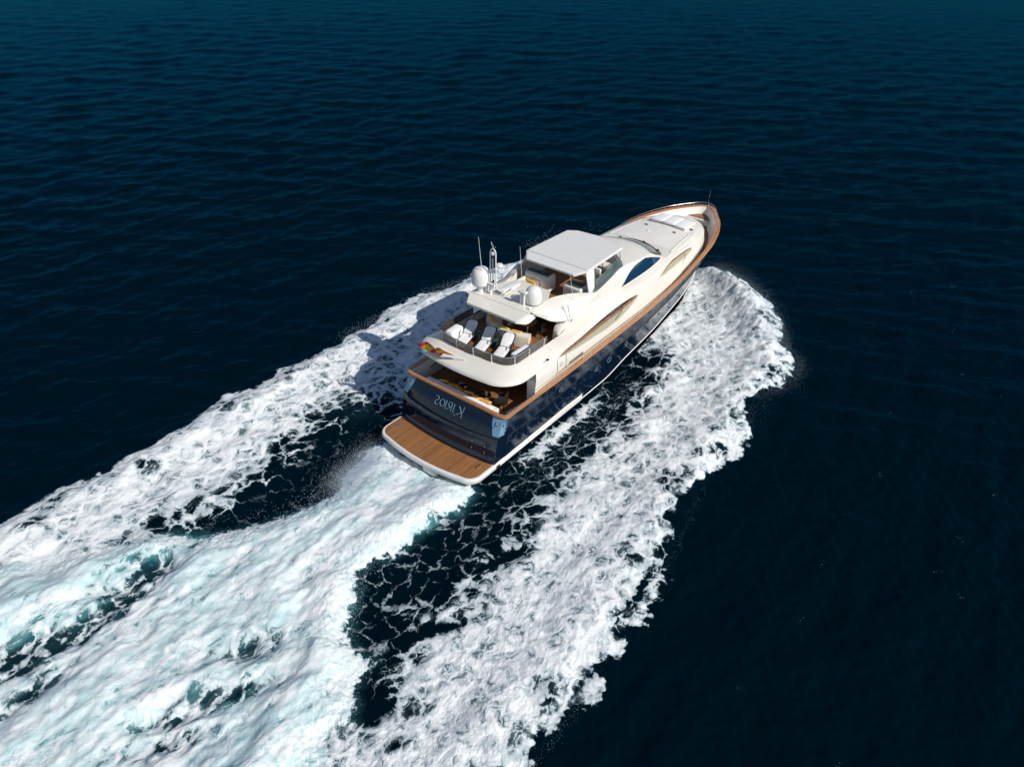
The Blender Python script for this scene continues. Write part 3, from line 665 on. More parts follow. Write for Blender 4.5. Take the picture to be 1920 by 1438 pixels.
D_ = hx([(7.0, 2.98, 4.80), (8.5, 2.98, 4.93), (10, 2.92, 5.06), (12, 2.85, 5.25), (14, 2.86, 5.30), (16, 2.84, 5.27), (18, 2.72, 5.22), (20, 2.56, 5.25), (22.3, 2.44, 5.22), (24, 2.34, 5.12), (26, 1.86, 5.04), (27.2, 1.2, 5.0), (27.8, .62, 4.97), (28, 0, 4.96)])
E_ = hx([(7.0, 2.52, 4.99), (8.5, 2.50, 5.0), (9.1, 2.38, 5.06), (9.8, 2.22, 5.16), (10.8, 2.2, 5.3), (12, 2.38, 5.43), (13, 2.5, 5.45), (14.6, 2.58, 5.36), (16.5, 2.56, 5.33), (18, 2.5, 5.33), (20, 2.42, 5.31), (22.3, 2.28, 5.30), (24, 2.1, 5.27), (26, 1.55, 5.18), (27.2, .95, 5.12), (27.8, .5, 5.08), (28, 0, 5.06)])
l1lo = hx([(7.1, 4.45), (8.3, 4.27), (9.5, 4.16), (10.9, 4.06), (12.0, 3.97), (13.2, 4.0), (14.3, 4.21), (15.2, 4.48), (15.42, 4.58), (15.5, 4.67)])
l1hi = hx([(7.1, 4.46), (7.75, 4.64), (9.3, 4.71), (11.5, 4.85), (13.1, 4.90), (14.3, 4.86), (15.2, 4.77), (15.42, 4.73), (15.5, 4.68)])
l2lo = hx([(18.26, 4.75), (19.0, 4.65), (20.5, 4.66), (21.8, 4.68), (22.6, 4.71), (23.0, 4.78), (23.1, 4.86)])
l2hi = hx([(18.26, 4.77), (19.1, 4.95), (20.4, 5.11), (21.6, 5.10), (22.6, 5.04), (23.0, 4.95), (23.1, 4.87)])
def lens(x):
    if 7.1 <= x <= 15.5: return l1lo(x), l1hi(x)
    if 18.26 <= x <= 23.1: return l2lo(x), l2hi(x)
    return None
def fas_y(x, z):
    a, c = A_(x), C_(x); t = (z-a[1])/(c[1]-a[1]); t = min(max(t, 0), 1)
    return a[0]+(c[0]-a[0])*t+.05*math.sin(math.pi*t)*(1 if x < 26 else 0)
XE = {'A': 28.0, 'C': 27.85, 'D': 27.6, 'E': 27.2}
def xl(x, e): return x if x < 24.5 else 24.5+(x-24.5)*(e-24.5)/3.5
SX = sorted(set([round(float(q), 3) for q in np.r_[np.linspace(5.2, 8.5, 10), np.linspace(7.1, 15.5, 64), np.linspace(15.5, 18.26, 8), np.linspace(18.26, 23.1, 42), np.linspace(23.1, 28, 30), [7.0]]]))
for s_ in (1,):
    lo, hi, ins_, edg = MB(), MB(), [], []
    for s in (-1, 1):
        r1, r2 = [], []
        for x in SX:
            a, c = A_(x), C_(x); L = lens(x)
            zl, zh = L if L else ((a[1]+c[1])/2+.18,)*2
            xa = x
            kx = lambda z: xl(x, XE['A']+(XE['C']-XE['A'])*(z-a[1])/(c[1]-a[1]))
            r1.append([(kx(z), s*fas_y(x, z), z) for z in lin(a[1], zl, 5)])
            r2.append([(kx(z), s*fas_y(x, z), z) for z in lin(zh, c[1], 4)])
        lo.loft(r1); hi.loft(r2)
    sup_parts = MB(); sup_parts.add(lo.v, lo.f); sup_parts.add(hi.v, hi.f)
    for s in (-1, 1):
        rows = []
        for x in [q for q in SX if q >= 6.99]:
            c, d, e = C_(x), D_(x), E_(x)
            xc, xd, xe = xl(x, XE['C']), xl(x, XE['D']), xl(x, XE['E'])
            rows.append([(xc, s*c[0], c[1]), ((xc*.6+xd*.4), s*(c[0]*.65+d[0]*.35+.03), c[1]*.5+d[1]*.5+.01), (xd, s*d[0], d[1]), ((xd+xe)/2, s*(d[0]+e[0])/2, (d[1]+e[1])/2+.02), (xe, s*e[0], e[1])])
        sup_parts.loft(rows)
    # aft end boxes of the fascia
    for s in (-1, 1):
        sup_parts.loft([[(5.2, s*3.29, 2.9), (5.2, s*3.30, 3.95), (5.75, s*3.31, 4.4)], [(5.2, s*2.78, 2.2), (5.2, s*2.78, 3.95), (5.75, s*2.9, 4.4)], [(7.6, s*2.78, 2.2), (7.6, s*2.78, 3.95), (7.6, s*2.8, 4.4)]])
        sup_parts.loft([[(5.2, s*3.29, 2.9), (5.2, s*3.30, 3.95), (5.75, s*3.31, 4.4)], [(7.6, s*3.27, 2.9), (7.6, s*3.29, 3.95), (7.6, s*3.31, 4.4)]])
sup = sup_parts.build('superstructure', M['gel'], Y, ang=40)
# inside the openings: glass, timber rail, beige side deck wall
for (xa, xb, flo, fhi) in ((7.1, 15.5, l1lo, l1hi), (18.26, 23.1, l2lo, l2hi)):
    for s in (-1, 1):
        X = lin(xa, xb, 60); dp = .035
        jm, g, wd, be = MB(), MB(), MB(), MB(); rj, rj2, rg_, rw, rb = [], [], [], [], []
        for x in X:
            zl, zh = flo(x), fhi(x); k = zh-zl; f1, f2 = (float(np.interp(x, [7.1, 9, 12, 13.5, 15.5], [.93, .88, .80, .74, .9])), float(np.interp(x, [7.1, 9, 12, 15.5], [.30, .50, .56, .5]))) if xa < 10 else (.97, .74)
            yo = lambda z: fas_y(x, z)-dp
            rj.append([(x, s*fas_y(x, zl), zl), (x, s*yo(zl), zl)]); rj2.append([(x, s*fas_y(x, zh), zh), (x, s*yo(zh), zh)])
            rg_.append([(x, s*yo(zh), zh), (x, s*yo(zl+k*f1), zl+k*f1)]); rw.append([(x, s*(yo(zl+k*f1)+.02), zl+k*f1), (x, s*(yo(zl+k*f2)+.02), zl+k*f2)])
            rb.append([(x, s*(yo(zl+k*f2)+.01), zl+k*f2), (x, s*yo(zl), zl)])
        jm.loft(rj); jm.loft(rj2); fr = jm.build('side_opening', M['gel'], sup)
        g.loft(rg_).build('pane', M['darkglass'], fr); wd.loft(rw).build('timber_rail', M['railwood'], fr); be.loft(rb).build('lining', M['sidewall'], fr)
        if xa < 10:
            MB().tube([(13.6, s*(fas_y(13.6, 4.8)), 4.84), (13.65, s*(fas_y(13.6, 4.6)), 4.45), (12.9, s*(fas_y(12.9, 4.3)), 4.18)], .016, 5).build('rail_bracket', M['black'], fr)
        else:
            MB().tube([(21.9, s*(fas_y(21.9, 4.8)), 4.97), (22.0, s*(fas_y(21.9, 4.7)+.01), 4.68), (21.5, s*(fas_y(21.3, 4.6)+.0), 4.5)], .02, 5).build('rail_bracket', M['black'], fr)
# beige strip between cap rail and fascia
mb = MB()
for s in (-1, 1):
    rows = []
    for x in lin(5.2, 22.2, 50):
        y, z = sheer(x); a = A_(x); rows.append([(x, s*(y-.16), z+.0), (x, s*(a[0]+.015), a[1]+.06)])
    mb.loft(rows)
mb.build('side_strip', M['khaki'], Y)
for s in (-1, 1):
    MB().tube([(x, s*(A_(x)[0]+.045), A_(x)[1]+.09) for x in lin(5.2, 26, 60)], .014, 5).build('grab_rail', M['darkwood'], sup)
    # boarding gate seams, vent grilles, round light
    for x0 in (7.0, 7.8):
        MB().tube([(x0+.05*k, s*(fas_y(x0, z)+.012), z) for k, z in enumerate((4.4, 4.1, 3.8, 3.45))], .010, 5).build('gate_seam', M['seam'], sup)
    for k in range(3):
        MB().box((8.9, s*(fas_y(8.9, 3.55+.07*k)+.005), 3.53+.065*k), (1.35, .02, .025)).build('vent_slat', M['iron'], sup)
    MB().tube([(7.42+.11*math.cos(a), s*(fas_y(7.4, 4.0)+.02), 3.98+.11*math.sin(a)) for a in lin(0, 6.0, 12)], .009, 5).build('gate_emblem', M['steel'], sup)
    mb = MB(); mb.lathe([(0, .11), (.10, .10), (.17, .05), (.19, 0), (.17, -.04)], (0, 0, 0), 16)
    q = mb.build('deck_light', M['white'], sup); q.location = (6.15, s*3.20, 4.62); q.scale = (1.35, .9, .9)
    mb = MB(); mb.box((0, 0, 0), (.16, .16, .05), .03); q2 = mb.build('lens_cover', M['black'], q); q2.location = (.12, 0, .10)

# ---- raised house: side walls, roof, windshield
T_ = hx([(9.4, 2.42, 5.9), (10.4, 2.5, 6.25), (11.4, 2.68, 6.36), (13.4, 2.42, 6.37), (15, 2.16, 6.38), (16.1, 2.24, 6.31), (17.4, 2.28, 6.2), (18.2, 2.1, 6.02), (18.75, 1.93, 5.86), (19.3, 1.98, 5.6), (19.95, 2.06, 5.33)])
def wall_y(x, t):
    e, q = E_(x), T_(x); return e[0]+(q[0]-e[0])*t+float(np.interp(x, [9, 12, 16, 20], [.22, .16, .06, .02]))*math.sin(math.pi*t), e[1]+(q[1]-e[1])*t
mb = MB()
for s in (-1, 1):
    mb.loft([[(x, s*wall_y(x, t)[0], wall_y(x, t)[1]) for t in lin(0, 1, 9)] for x in lin(9.4, 19.95, 60)])
# roof ahead of the screen
def aftc(v): return (15.0+1.55*math.cos(v*math.pi/2)**.75, 2.16*v if abs(v) < 1 else 2.16*v, 6.38+.03*(1-v*v))
def frc(v): return (18.75+.70*(1-v*v), 1.93*v, 5.86+.02*(1-v*v))
rows = []
for v in lin(-1, 1, 33):
    a, b = Vector(aftc(math.sin(v*math.pi/2))), Vector(frc(math.sin(v*math.pi/2))); r_ = []
    for t in lin(0, 1, 14):
        p = a.lerp(b, t); vv = math.sin(v*math.pi/2)
        if abs(v) > .999: q = T_(p.x); p = Vector((p.x, math.copysign(q[0], v), q[1]))
        else:
            q = T_(15+(18.75-15)*t); p.y = vv*q[0]; ze = q[1]; p.z = ze+(1-vv*vv)*(.03+.10*math.sin(math.pi*t)*.8)
        r_.append(p)
    rows.append(r_)
mb.loft(rows)
# trunk roof
rows = []
for x in [q for q in SX if q >= 19.3]+[]:
    e = E_(x); xe = xl(x, XE['E']); r_ = []
    for v in lin(-1, 1, 17):
        zc = e[1]+.14*(1-v*v)*float(np.interp(x, [19.5, 22, 26, 28], [.1, 1, .9, 0])); r_.append((xe, v*e[0], zc))
    rows.append(r_)
mb.loft(rows)
house = mb.build('deckhouse', M['gel'], Y, ang=38)
rows = []
for v in lin(-1, 1, 25):
    s1 = math.sin(v*math.pi/2); b = Vector(frc(s1)); c = Vector((19.95+.85*(1-s1*s1), 2.04*s1, 5.33+.06*(1-s1*s1)))
    rows.append([b.lerp(c, t)+Vector((0, 0, .02+.05*math.sin(math.pi*t))) for t in lin(0, 1, 6)])
ws = MB().loft(rows).build('windshield', M['shieldglass'], Y)
MB().tube([r_[-1]+Vector((.02, 0, .01)) for r_ in rows], .03, 6).build('windshield_trim', M['black'], ws)
for v, L in ((-.80, .42), (-.15, .5), (.62, .42)):
    b = Vector((19.95+.85*(1-v*v)+.05, 2.04*v, 5.42)); m = MB(); m.tube([b, b+Vector((-.35, -.1, .16)), b+Vector((-.50, -L*1.3, .14))], .016, 5)
    m.box(b+Vector((0, 0, .03)), (.13, .08, .10), .02); m.tube([b+Vector((-.06, .18, .05)), b+Vector((-.06, -.18, .05))], .016, 5); m.build('wiper', M['black'], ws)
# blue side windows
blo = hx([(14.35, 5.44), (16.2, 5.41), (18, 5.385), (19.4, 5.40), (19.45, 5.41)])
bhi = lambda q: float(np.interp(q, [14.35, 14.8, 15.2, 15.7, 16.1, 16.6, 17.4, 19.45], [5.45, 5.68, 5.86, 6.02, 6.10, 6.14, 6.15, 5.42]))
def wy(x, z):
    e, q = E_(x), T_(x); t = min(max((z-e[1])/(q[1]-e[1]), 0), 1); return wall_y(x, t)[0]
for s in (-1, 1):
    MB().loft([[(x, s*(wy(x, z)+.014), z) for z in lin(blo(x), bhi(x), 6)] for x in lin(14.35, 19.45, 44)]).build('side_window', M['blueglass'], house)
# ---- fly bridge: floor, inner walls, wrap-round screen
fx = lin(9.6, 15.4, 24)
MB().prism([(9.0, -2.0), (12, -2.3), (15.5, -1.9), (16.2, -1.0), (16.2, 1.0), (15.5, 1.9), (12, 2.3), (9.0, 2.0)], 5.5, 5.56).build('fly_floor', M['teak'], Y)
mb = MB()
for s in (-1, 1):
    mb.loft([[(x, s*T_(x)[0], T_(x)[1]), (x, s*(T_(x)[0]-.08), T_(x)[1]+.03), (x, s*(T_(x)[0]-.20), T_(x)[1]), (x, s*(T_(x)[0]-.28), 5.52)] for x in lin(9.6, 15.0, 24)])
rows = []
for v in lin(-1, 1, 25):
    a = aftc(math.sin(v*math.pi/2)); k = .9; rows.append([(a[0], a[1], a[2]), (a[0]-.12, a[1]*.96, a[2]+.02), (a[0]-.22, a[1]*.9, a[2]-.02), (a[0]-.4, a[1]*.85, 5.55)])
mb.loft(rows); mb.build('coaming', M['gel'], Y)
scr = [(x, -(T_(x)[0]-.02), T_(x)[1]+.0) for x in lin(11.2, 15.0, 18)][:-1]+[aftc(math.sin(v*math.pi/2)) for v in lin(-1, 1, 25)]+[(x, T_(x)[0]-.02, T_(x)[1]) for x in lin(15.0, 11.2, 18)][1:]
rows = []
for p in scr:
    c = Vector((12.6, 0, 0)); d = Vector((p[0]-c.x, p[1], 0)); d.normalize(); h = float(np.interp(p[0], [11.2, 12.0, 15, 16.6], [.02, .26, .36, .40]))
    rows.append([Vector(p)+Vector((0, 0, .005)), Vector(p)-d*.18*h/.36+Vector((0, 0, h*.55)), Vector(p)-d*.42*h/.36+Vector((0, 0, h))])
scn = MB().loft(rows).build('fly_windscreen', M['greenglass'], Y, solid=.0)
MB().tube([r_[-1] for r_ in rows], .016, 6).build('screen_frame', M['steel'], scn)
for i in (14, 28, 44): MB().tube([rows[i][0], rows[i][1], rows[i][2]], .015, 5).build('screen_post', M['steel'], scn)
# fly bridge fittings that are moulded in
mb = MB(); mb.box((11.12, .88, 6.06), (.78, 1.72, 1.04), .16, seg=4); bar = mb.build('bar_cabinet', M['gel'], Y)
MB().box((11.12, .90, 6.60), (.55, 1.45, .04), .015).build('bar_top', M['green'], bar)
mb = MB(); mb.box((11.45, -1.36, 5.98), (.95, 1.22, .86), .14, seg=4); wb = mb.build('wet_bar', M['gel'], Y); MB().box((11.45, -1.36, 6.43), (.75, 1.0, .04), .015).build('bar_top', M['greenglass'], wb)
mb = MB(); mb.box((14.8, -1.0, 6.0), (.55, 1.2, .85), .16, rotm('Y', -18), seg=4); con = mb.build('helm_console', M['gel'], Y)
MB().tube([(14.42+.0*a, -1.0+.20*math.cos(a), 6.35+.18*math.sin(a)) for a in lin(0, 6.28, 18)], .022, 6).build('steering_wheel', M['black'], con)
MB().box((13.0, -1.95, 6.05), (3.0, .5, .55), .1).build('side_locker', M['cream'], Y)
# ---- hard top
hz = 7.45
oct_ = [(10.72, -1.60, hz-.14), (11.38, -2.10, hz), (15.2, -1.95, hz), (15.62, -1.15, hz-.02), (15.72, 0, hz), (15.62, 1.45, hz-.02), (15.2, 1.95, hz), (11.38, 2.10, hz), (10.72, 1.60, hz-.14)]
def hring(k, dz):
    return [Vector((13.2+(x-13.2)*k, y*k, z+dz)) for x, y, z in oct_]
mb = MB(); r0 = hring(1, -.10); r1 = hring(1.0, 0); r2 = hring(.975, .03)
mb.loft([r0, r1, r2], close_v=True)
tops = r2; c_ = [Vector((11.4, y, hz+.035+.05*(1-(y/2.1)**2))) for y in (-2.04, 2.04)]
n0 = len(mb.v); mb.v += [tuple(v) for v in tops]
mb.f.append(tuple(n0+i for i in (1, 2, 3, 4, 5, 6, 7))); mb.f.append(tuple(n0+i for i in (0, 1, 7, 8)))
n1 = len(mb.v); mb.v += [tuple(v) for v in hring(.96, -.11)]; mb.f.append(tuple(n1+i for i in (1, 2, 3, 4, 5, 6, 7))[::-1]); mb.f.append(tuple(n1+i for i in (0, 1, 7, 8))[::-1])
mb.loft([r0, hring(.96, -.11)], close_v=True)
ht = mb.build('hardtop', M['white'], Y, ang=8)
MB().tube([(11.38, y, hz+.034) for y in lin(-2.03, 2.03, 5)], .008, 4).build('roof_seam', M['grey'], ht)
for s in (-1, 1):
    MB().slab([(11.1, s*2.46, 6.25), (11.65, s*2.5, 6.25), (12.1, s*2.02, hz-.06), (11.35, s*2.0, hz-.06)], (0, -s*.09, 0)).build('aft_leg', M['white'], ht, bev=.02)
    MB().tube([(15.9, s*1.5, 6.4), (15.25, s*1.7, hz-.08)], .04, 8).build('front_leg', M['white'], ht)
    MB().slab([(11.6, s*2.5, 6.3), (11.75, s*2.5, 6.3), (12.2, s*2.02, hz-.1), (12.06, s*2.02, hz-.1)], (0, -s*.03, 0)).build('leg_pane', M['greenglass'], ht)

# ---- after overhang with the wings sweeping down to the coaming
mb = MB()
ohp = [(5.62, -1.60, 6.66), (5.62, 1.60, 6.66), (6.42, 2.08, 6.78), (7.2, 2.1, 6.76), (8.2, 1.65, 6.72), (8.6, 1.5, 6.7), (9.45, 1.0, 6.66), (9.45, -1.0, 6.66), (8.6, -1.5, 6.7), (8.2, -1.6, 6.72), (6.55, -1.75, 6.8)]
top = [Vector(p) for p in ohp]; n0 = 0
bot_ = [p-Vector((0, 0, .12)) for p in top]; botc = [Vector((7.4+(p.x-7.4)*.93, p.y*.93, p.z-.20)) for p in top]
mb.v += [tuple(v) for v in top+bot_+botc]; N = len(top)
mb.v += [(6.55, 2.08*.99, 6.8)]
mb.f.append((0, 10, 2, 1)); mb.f.append(tuple(range(2, 11)))
for i in range(N):
    j = (i+1) % N; mb.f.append((i, j, N+j, N+i)); mb.f.append((N+i, N+j, 2*N+j, 2*N+i))
mb.f.append(tuple(range(2*N, 3*N))[::-1])
oh = mb.build('overhang', M['gel'], Y, ang=12)
MB().tube([(6.53, -1.72, 6.80), (6.45, 2.0, 6.785)], .010, 4).build('roof_seam', M['grey'], oh)
for s in (-1, 1):
    # the small curved end flap
    t1 = crv([(5.62, s*1.60, 6.66), (6.1, s*1.72, 6.75), (6.55, s*1.75, 6.8)], 8); t2 = crv([(5.62, s*1.62, 6.55), (6.05, s*2.05, 6.50), (6.6, s*2.15, 6.66)], 8)
    if s < 0: MB().loft([t1, [tuple((Vector(a)+Vector(b))/2+Vector((0, s*.04, .05))) for a, b in zip(t1, t2)], t2]).build('end_flap', M['white'], oh, solid=.03)
    up_ = crv([(6.6, s*1.72, 6.78), (7.6, s*1.55, 6.75), (8.6, s*1.52, 6.70), (9.6, s*1.74, 6.62), (10.4, s*2.05, 6.5), (11.0, s*2.42, 6.41), (11.5, s*2.62, 6.37)], 34)
    lo_ = crv([(6.75, s*1.80, 6.62), (7.35, s*1.95, 6.28), (7.75, s*2.35, 6.02), (8.35, s*2.68, 5.88), (9.0, s*2.76, 5.74), (9.6, s*2.72, 5.70), (10.5, s*2.74, 5.90), (11.6, s*2.76, 6.1)], 34)
    rows = []
    for t in lin(0, 1, 12):
        rows.append([tuple(Vector(a).lerp(Vector(b), t)+Vector((0, s*.16*math.sin(math.pi*t), .10*math.sin(math.pi*t)))) for a, b in zip(up_, lo_)])
    rows.append([tuple(Vector(b)+Vector((.1, -s*.10, .03))) for b in lo_]); rows.append([tuple(Vector(b)+Vector((.15, -s*.35, .3))) for b in lo_])
    MB().loft(rows).build('wing', M['gel'], oh, ang=50)
    # inner face of the wing towards the fly bridge
    # rounded after end of the side wall under the wing
    o1_ = crv([(8.35, s*2.50, 4.98), (8.5, s*2.48, 5.3), (8.85, s*2.50, 5.6), (9.3, s*2.55, 5.8)], 10); o2_ = crv([(9.6, s*2.3, 5.05), (9.7, s*2.45, 5.3), (9.8, s*2.62, 5.6), (9.9, s*2.68, 5.8)], 10)
    i1_ = [(p[0]-.05, s*2.08, p[2]) for p in o1_]; i2_ = [(p[0], s*2.0, p[2]) for p in o2_]
    i1_[0] = (8.3, s*2.08, 4.5)
    MB().loft([o2_, o1_, [(p[0]-.10, s*(abs(p[1])-.12), p[2]) for p in o1_], i1_, i2_]).build('wall_end', M['gel'], oh, ang=50)
# domes and mast
for s in (-1, 1):
    c = (6.95, s*1.74, 6.78); d = MB().lathe([(.30, 0), (.24, .12), (.24, .38), (.40, .46), (.52, .54), (.545, .72), (.55, .95), (.535, 1.12), (.47, 1.30), (.36, 1.43), (.20, 1.51), (0, 1.54)] if s > 0 else [(.30, 0), (.36, .04), (.42, .09), (.445, .26), (.45, .48), (.43, .66), (.37, .81), (.27, .92), (.14, .985), (0, 1.0)], (0, 0, 0), 32).build('satellite_dome', M['white'], oh)
    d.scale = (.93,)*3 if s > 0 else (1, 1, 1); d.location = (c[0] if s > 0 else 7.62, s*1.74 if s > 0 else -1.24, 6.74)
    MB().lathe([(.512 if s > 0 else .41, .50 if s > 0 else .08), (.525 if s > 0 else .435, .53 if s > 0 else .11), (.525 if s > 0 else .435, .50 if s > 0 else .08)], (0, 0, 0), 32).build('dome_joint', M['grey'], d)
mast = thing('radar_mast', None, None); mast.parent = oh
mb = MB()
for y0 in (1.12, 1.42): mb.tube([(7.0, y0, 6.76), (7.0, y0, 7.4)], .085, 14)
mb.box((7.0, 1.27, 7.42), (.30, .75, .05), .02)
mb.build('pedestal', M['white'], mast)
mb = MB(); mb.tube([(7.0, 1.14, 7.4), (6.98, 1.12, 9.1)]+[(6.98, .94+.18*math.cos(R(a)), 9.15+.24*math.sin(R(a))) for a in lin(0, 180, 10)]+[(6.98, .76, 9.1), (7.0, .76, 7.4), (7.05, .72, 7.15), (7.2, .3, 6.95)], .035, 8)
mb.tube([(7.02, .98, 7.4), (7.0, .98, 9.0)], .025, 6)
mb.tube([(7.2, .3, 6.95), (8.1, .35, 6.9), (8.5, .45, 6.95)], .03, 6); mb.tube([(7.0, 1.1, 8.2), (7.0, .78, 8.2)], .02, 6)
mb.tube([(6.98, .94, 9.38), (6.98, .94, 9.62)], .012, 5); mb.tube([(6.98, .92, 9.38), (6.9, .72, 9.58)], .012, 5); mb.tube([(6.98, .96, 9.38), (6.98, 1.05, 9.75)], .012, 5)
mb.build('mast_hoop', M['white'], mast)
mb = MB(); mb.lathe([(0, 0), (.16, .02), (.2, .08), (.16, .16), (0, .19)], (7.25, .72, 8.35), 16); mb.tube([(7.0, .76, 8.3), (7.25, .72, 8.36)], .025, 6)
mb.build('radar_scanner', M['white'], mast); MB().lathe([(0, 0), (.09, .01), (.11, .09), (.09, .16), (0, .18)], (6.98, .94, 9.05), 12).build('masthead_lamp', M['white'], mast)
mb = MB(); mb.box((7.5, .62, 7.0), (.55, .40, .12), .03); mb.box((8.15, .55, 6.98), (.8, .5, .16), .05); mb.box((7.0, .9, 7.35), (.22, .25, .2), .03); mb.build('instrument_tray', M['white'], mast)
for p in ((7.02, .95, 7.55), (7.08, 1.1, 7.38), (7.05, .82, 7.28), (7.0, .94, 8.95)): MB().box(p, (.10, .09, .13), .02).build('horn', M['black'], mast)
mb = MB()
for y0 in (-.98, -.80): mb.tube([(7.15, y0, 6.76), (7.15, y0, 7.45)], .075, 14)
mb.box((7.15, -.9, 7.48), (.24, .5, .10), .02); mb.tube([(7.15, -.75, 7.5), (7.15, -.75, 7.75)], .012, 5); mb.tube([(7.15, -1.05, 7.5), (7.15, -1.05, 7.7)], .012, 5); mb.build('light_post', M['white'], oh)
for a, b, r_ in (((6.77, 1.5, 7.9), (6.5, 1.5, 10.05), .018), ((9.58, 1.0, 6.4), (9.32, 1.0, 8.7), .014), ((9.9, -2.3, 5.95), (9.47, -2.2, 8.0), .014)):
    MB().tube([a, tuple((Vector(a)+Vector(b))/2), b], [r_, r_*.8, r_*.5], 6).lathe([(0, .2), (.03, .18), (.035, 0), (.0, -.02)], a, 8).build('whip_antenna', M['white'], oh)
mb = MB(); mb.tube([(8.7, -2.83, 5.72), (8.8, -2.3, 6.45), (9.2, -2.35, 6.40), (8.85, -2.8, 5.75)], .013, 5); mb.tube([(8.75, -2.45, 6.25), (8.7, -2.3, 6.5)], .016, 5); mb.build('antenna_bracket', M['steel'], oh)

# ---- upper deck: brow, glass balustrade, floor, bulkhead
def ring(xa, yb, rc, z, zc=None, n=9, xe=7.15):
    pts = [(xe-(xe-(xa+rc))*t, -yb, z) for t in lin(0, 1, 10)]
    pts += [(xa+rc-rc*math.sin(R(a)), -(yb-rc)-rc*math.cos(R(a)), z) for a in lin(0, 90, n)[1:]]
    pts += [(xa-.12*(1-(y/max(.5, yb-rc))**2), y, z) for y in lin(-(yb-rc), yb-rc, 13)[1:-1]]
    q = [(p[0], -p[1], p[2]) for p in pts[:10+n-1]][::-1]
    return pts+q
rings = [ring(3.9, 2.75, .7, 4.36), ring(3.2, 3.12, 1.35, 4.38), ring(2.96, 3.29, 1.5, 4.42), ring(2.91, 3.33, 1.5, 4.48), ring(2.93, 3.31, 1.48, 4.60), ring(3.02, 3.23, 1.40, 4.67), ring(3.4, 2.94, 1.2, 4.81), ring(3.85, 2.64, .95, 4.94), ring(4.02, 2.53, .85, 4.985), ring(4.12, 2.44, .8, 4.98), ring(4.14, 2.42, .78, 4.5)]
brow = MB().loft(rings).build('upper_deck_brow', M['gel'], Y, ang=45)
MB().prism([(4.0, -2.4), (8.5, -2.45), (11, -2.2), (11, 2.2), (8.5, 2.45), (4.0, 2.4)], 4.3, 4.5).build('upper_deck_floor', M['teakd'], Y)
gr = ring(4.06, 2.49, .82, 4.985); gt = [(p[0]-.02 if p[0] < 4.6 else p[0], p[1]*1.01, 5.42) for p in gr]
bal = MB().loft([gr, gt]).build('balustrade_glass', M['smoke'], Y, solid=.012)
MB().tube([Vector(p)+Vector((0, 0, .03)) for p in gt], .022, 6).build('balustrade_rail', M['steel'], bal)
acc = 0
for i in range(1, len(gr)):
    acc += (Vector(gr[i])-Vector(gr[i-1])).length
    if acc > 1.05 or i == 1:
        acc = 0; p = Vector(gr[i]); q = Vector(gt[i]); d = Vector((p.x-6.5, p.y, 0)).normalized()*.025; m = MB().tube([p+d-Vector((0, 0, .03)), q+d+Vector((0, 0, .03))], .014, 6)
        for t in (.15, .5, .85): m.box(p.lerp(q, t)+d, (.06, .06, .05), .01)
        m.build('balustrade_post', M['white'], bal)
mb = MB(); mb.box((10.6, 0, 4.98), (.08, 4.2, .96)); mb.box((10.3, -1.75, 4.95), (.6, .8, .88), .05); bk = mb.build('dining_bulkhead', M['darkwood'], Y)
MB().box((10.5, .3, 4.95), (.06, 1.5, .85), .01).build('saloon_door', M['darkglass'], bk)
MB().prism([(7.6, -2.4), (8.9, -2.3), (8.9, -1.6), (8.3, -1.25), (7.9, -1.6)], 4.5, 4.512).build('stair_landing', M['teak'], Y)
for s in (1,):
    MB().loft([[(4.4, 2.38, 4.5), (4.4, 2.40, 4.9)], [(8.5, 2.42, 4.5), (8.5, 2.42, 4.95)], [(10.6, 2.15, 4.5), (10.6, 2.15, 6.4)]]).build('side_lining', M['gel'], Y)
mb = MB(); mb.tube([(5.7, 2.3, 4.5), (5.7, 2.3, 5.2), (5.9, 1.9, 5.1), (6.3, 1.75, 5.1)], .016, 6); mb.tube([(6.6, 2.0, 4.5), (6.6, 2.0, 5.35)], .016, 6); mb.tube([(8.0, 1.5, 4.5), (8.0, 1.5, 5.4)], .016, 6); mb.build('stair_rail', M['steel'], Y)
# cockpit bulkhead below
mb = MB(); mb.box((10.7, 0, 3.2), (.1, 6.3, 2.2)); mb.build('cockpit_bulkhead', M['darkwood'], Y)
for s in (-1, 1):
    mb = MB(); mb.slab([(3.2, s*3.26, 2.95), (5.1, s*3.26, 2.95), (5.6, s*3.2, 2.6), (5.9, s*3.2, 2.2), (3.2, s*3.2, 2.2)], (0, -s*.16, 0)); mb.build('side_bulwark_box', M['gel'], Y, bev=.03)
MB().tube([(4.2, 3.05, 2.75), (4.8, 3.04, 2.85), (5.4, 3.02, 2.6)], .03, 6).build('dark_slot', M['black'], Y)
MB().slab([(3.3, -3.2, 3.02), (4.9, -3.2, 3.04), (4.9, -3.05, 2.9), (3.3, -2.92, 2.9)], (0, 0, .06)).build('side_step', M['white'], Y)

# ---- fore deck pieces
MB().loft([[(x, y, 0+E_(min(x, 28))[1]+.016+.14*(1-(y/E_(x)[0])**2)*float(np.interp(x, [19.5, 22, 26, 28], [.1, 1, .9, 0]))) for y in lin(-1.85, 1.85, 9)] for x in lin(20.95, 24.1, 8)]).build('roof_nonslip', M['roof'], house)
for x, y in ((23.52, 1.06), (23.52, -1.06), (24.95, -1.60)):
    z = E_(x)[1]+.14*(1-(y/E_(x)[0])**2)+.03
    MB().box((x, y, z), (.17, .22, .03), .008).build('deck_vent', M['black'], house)
    
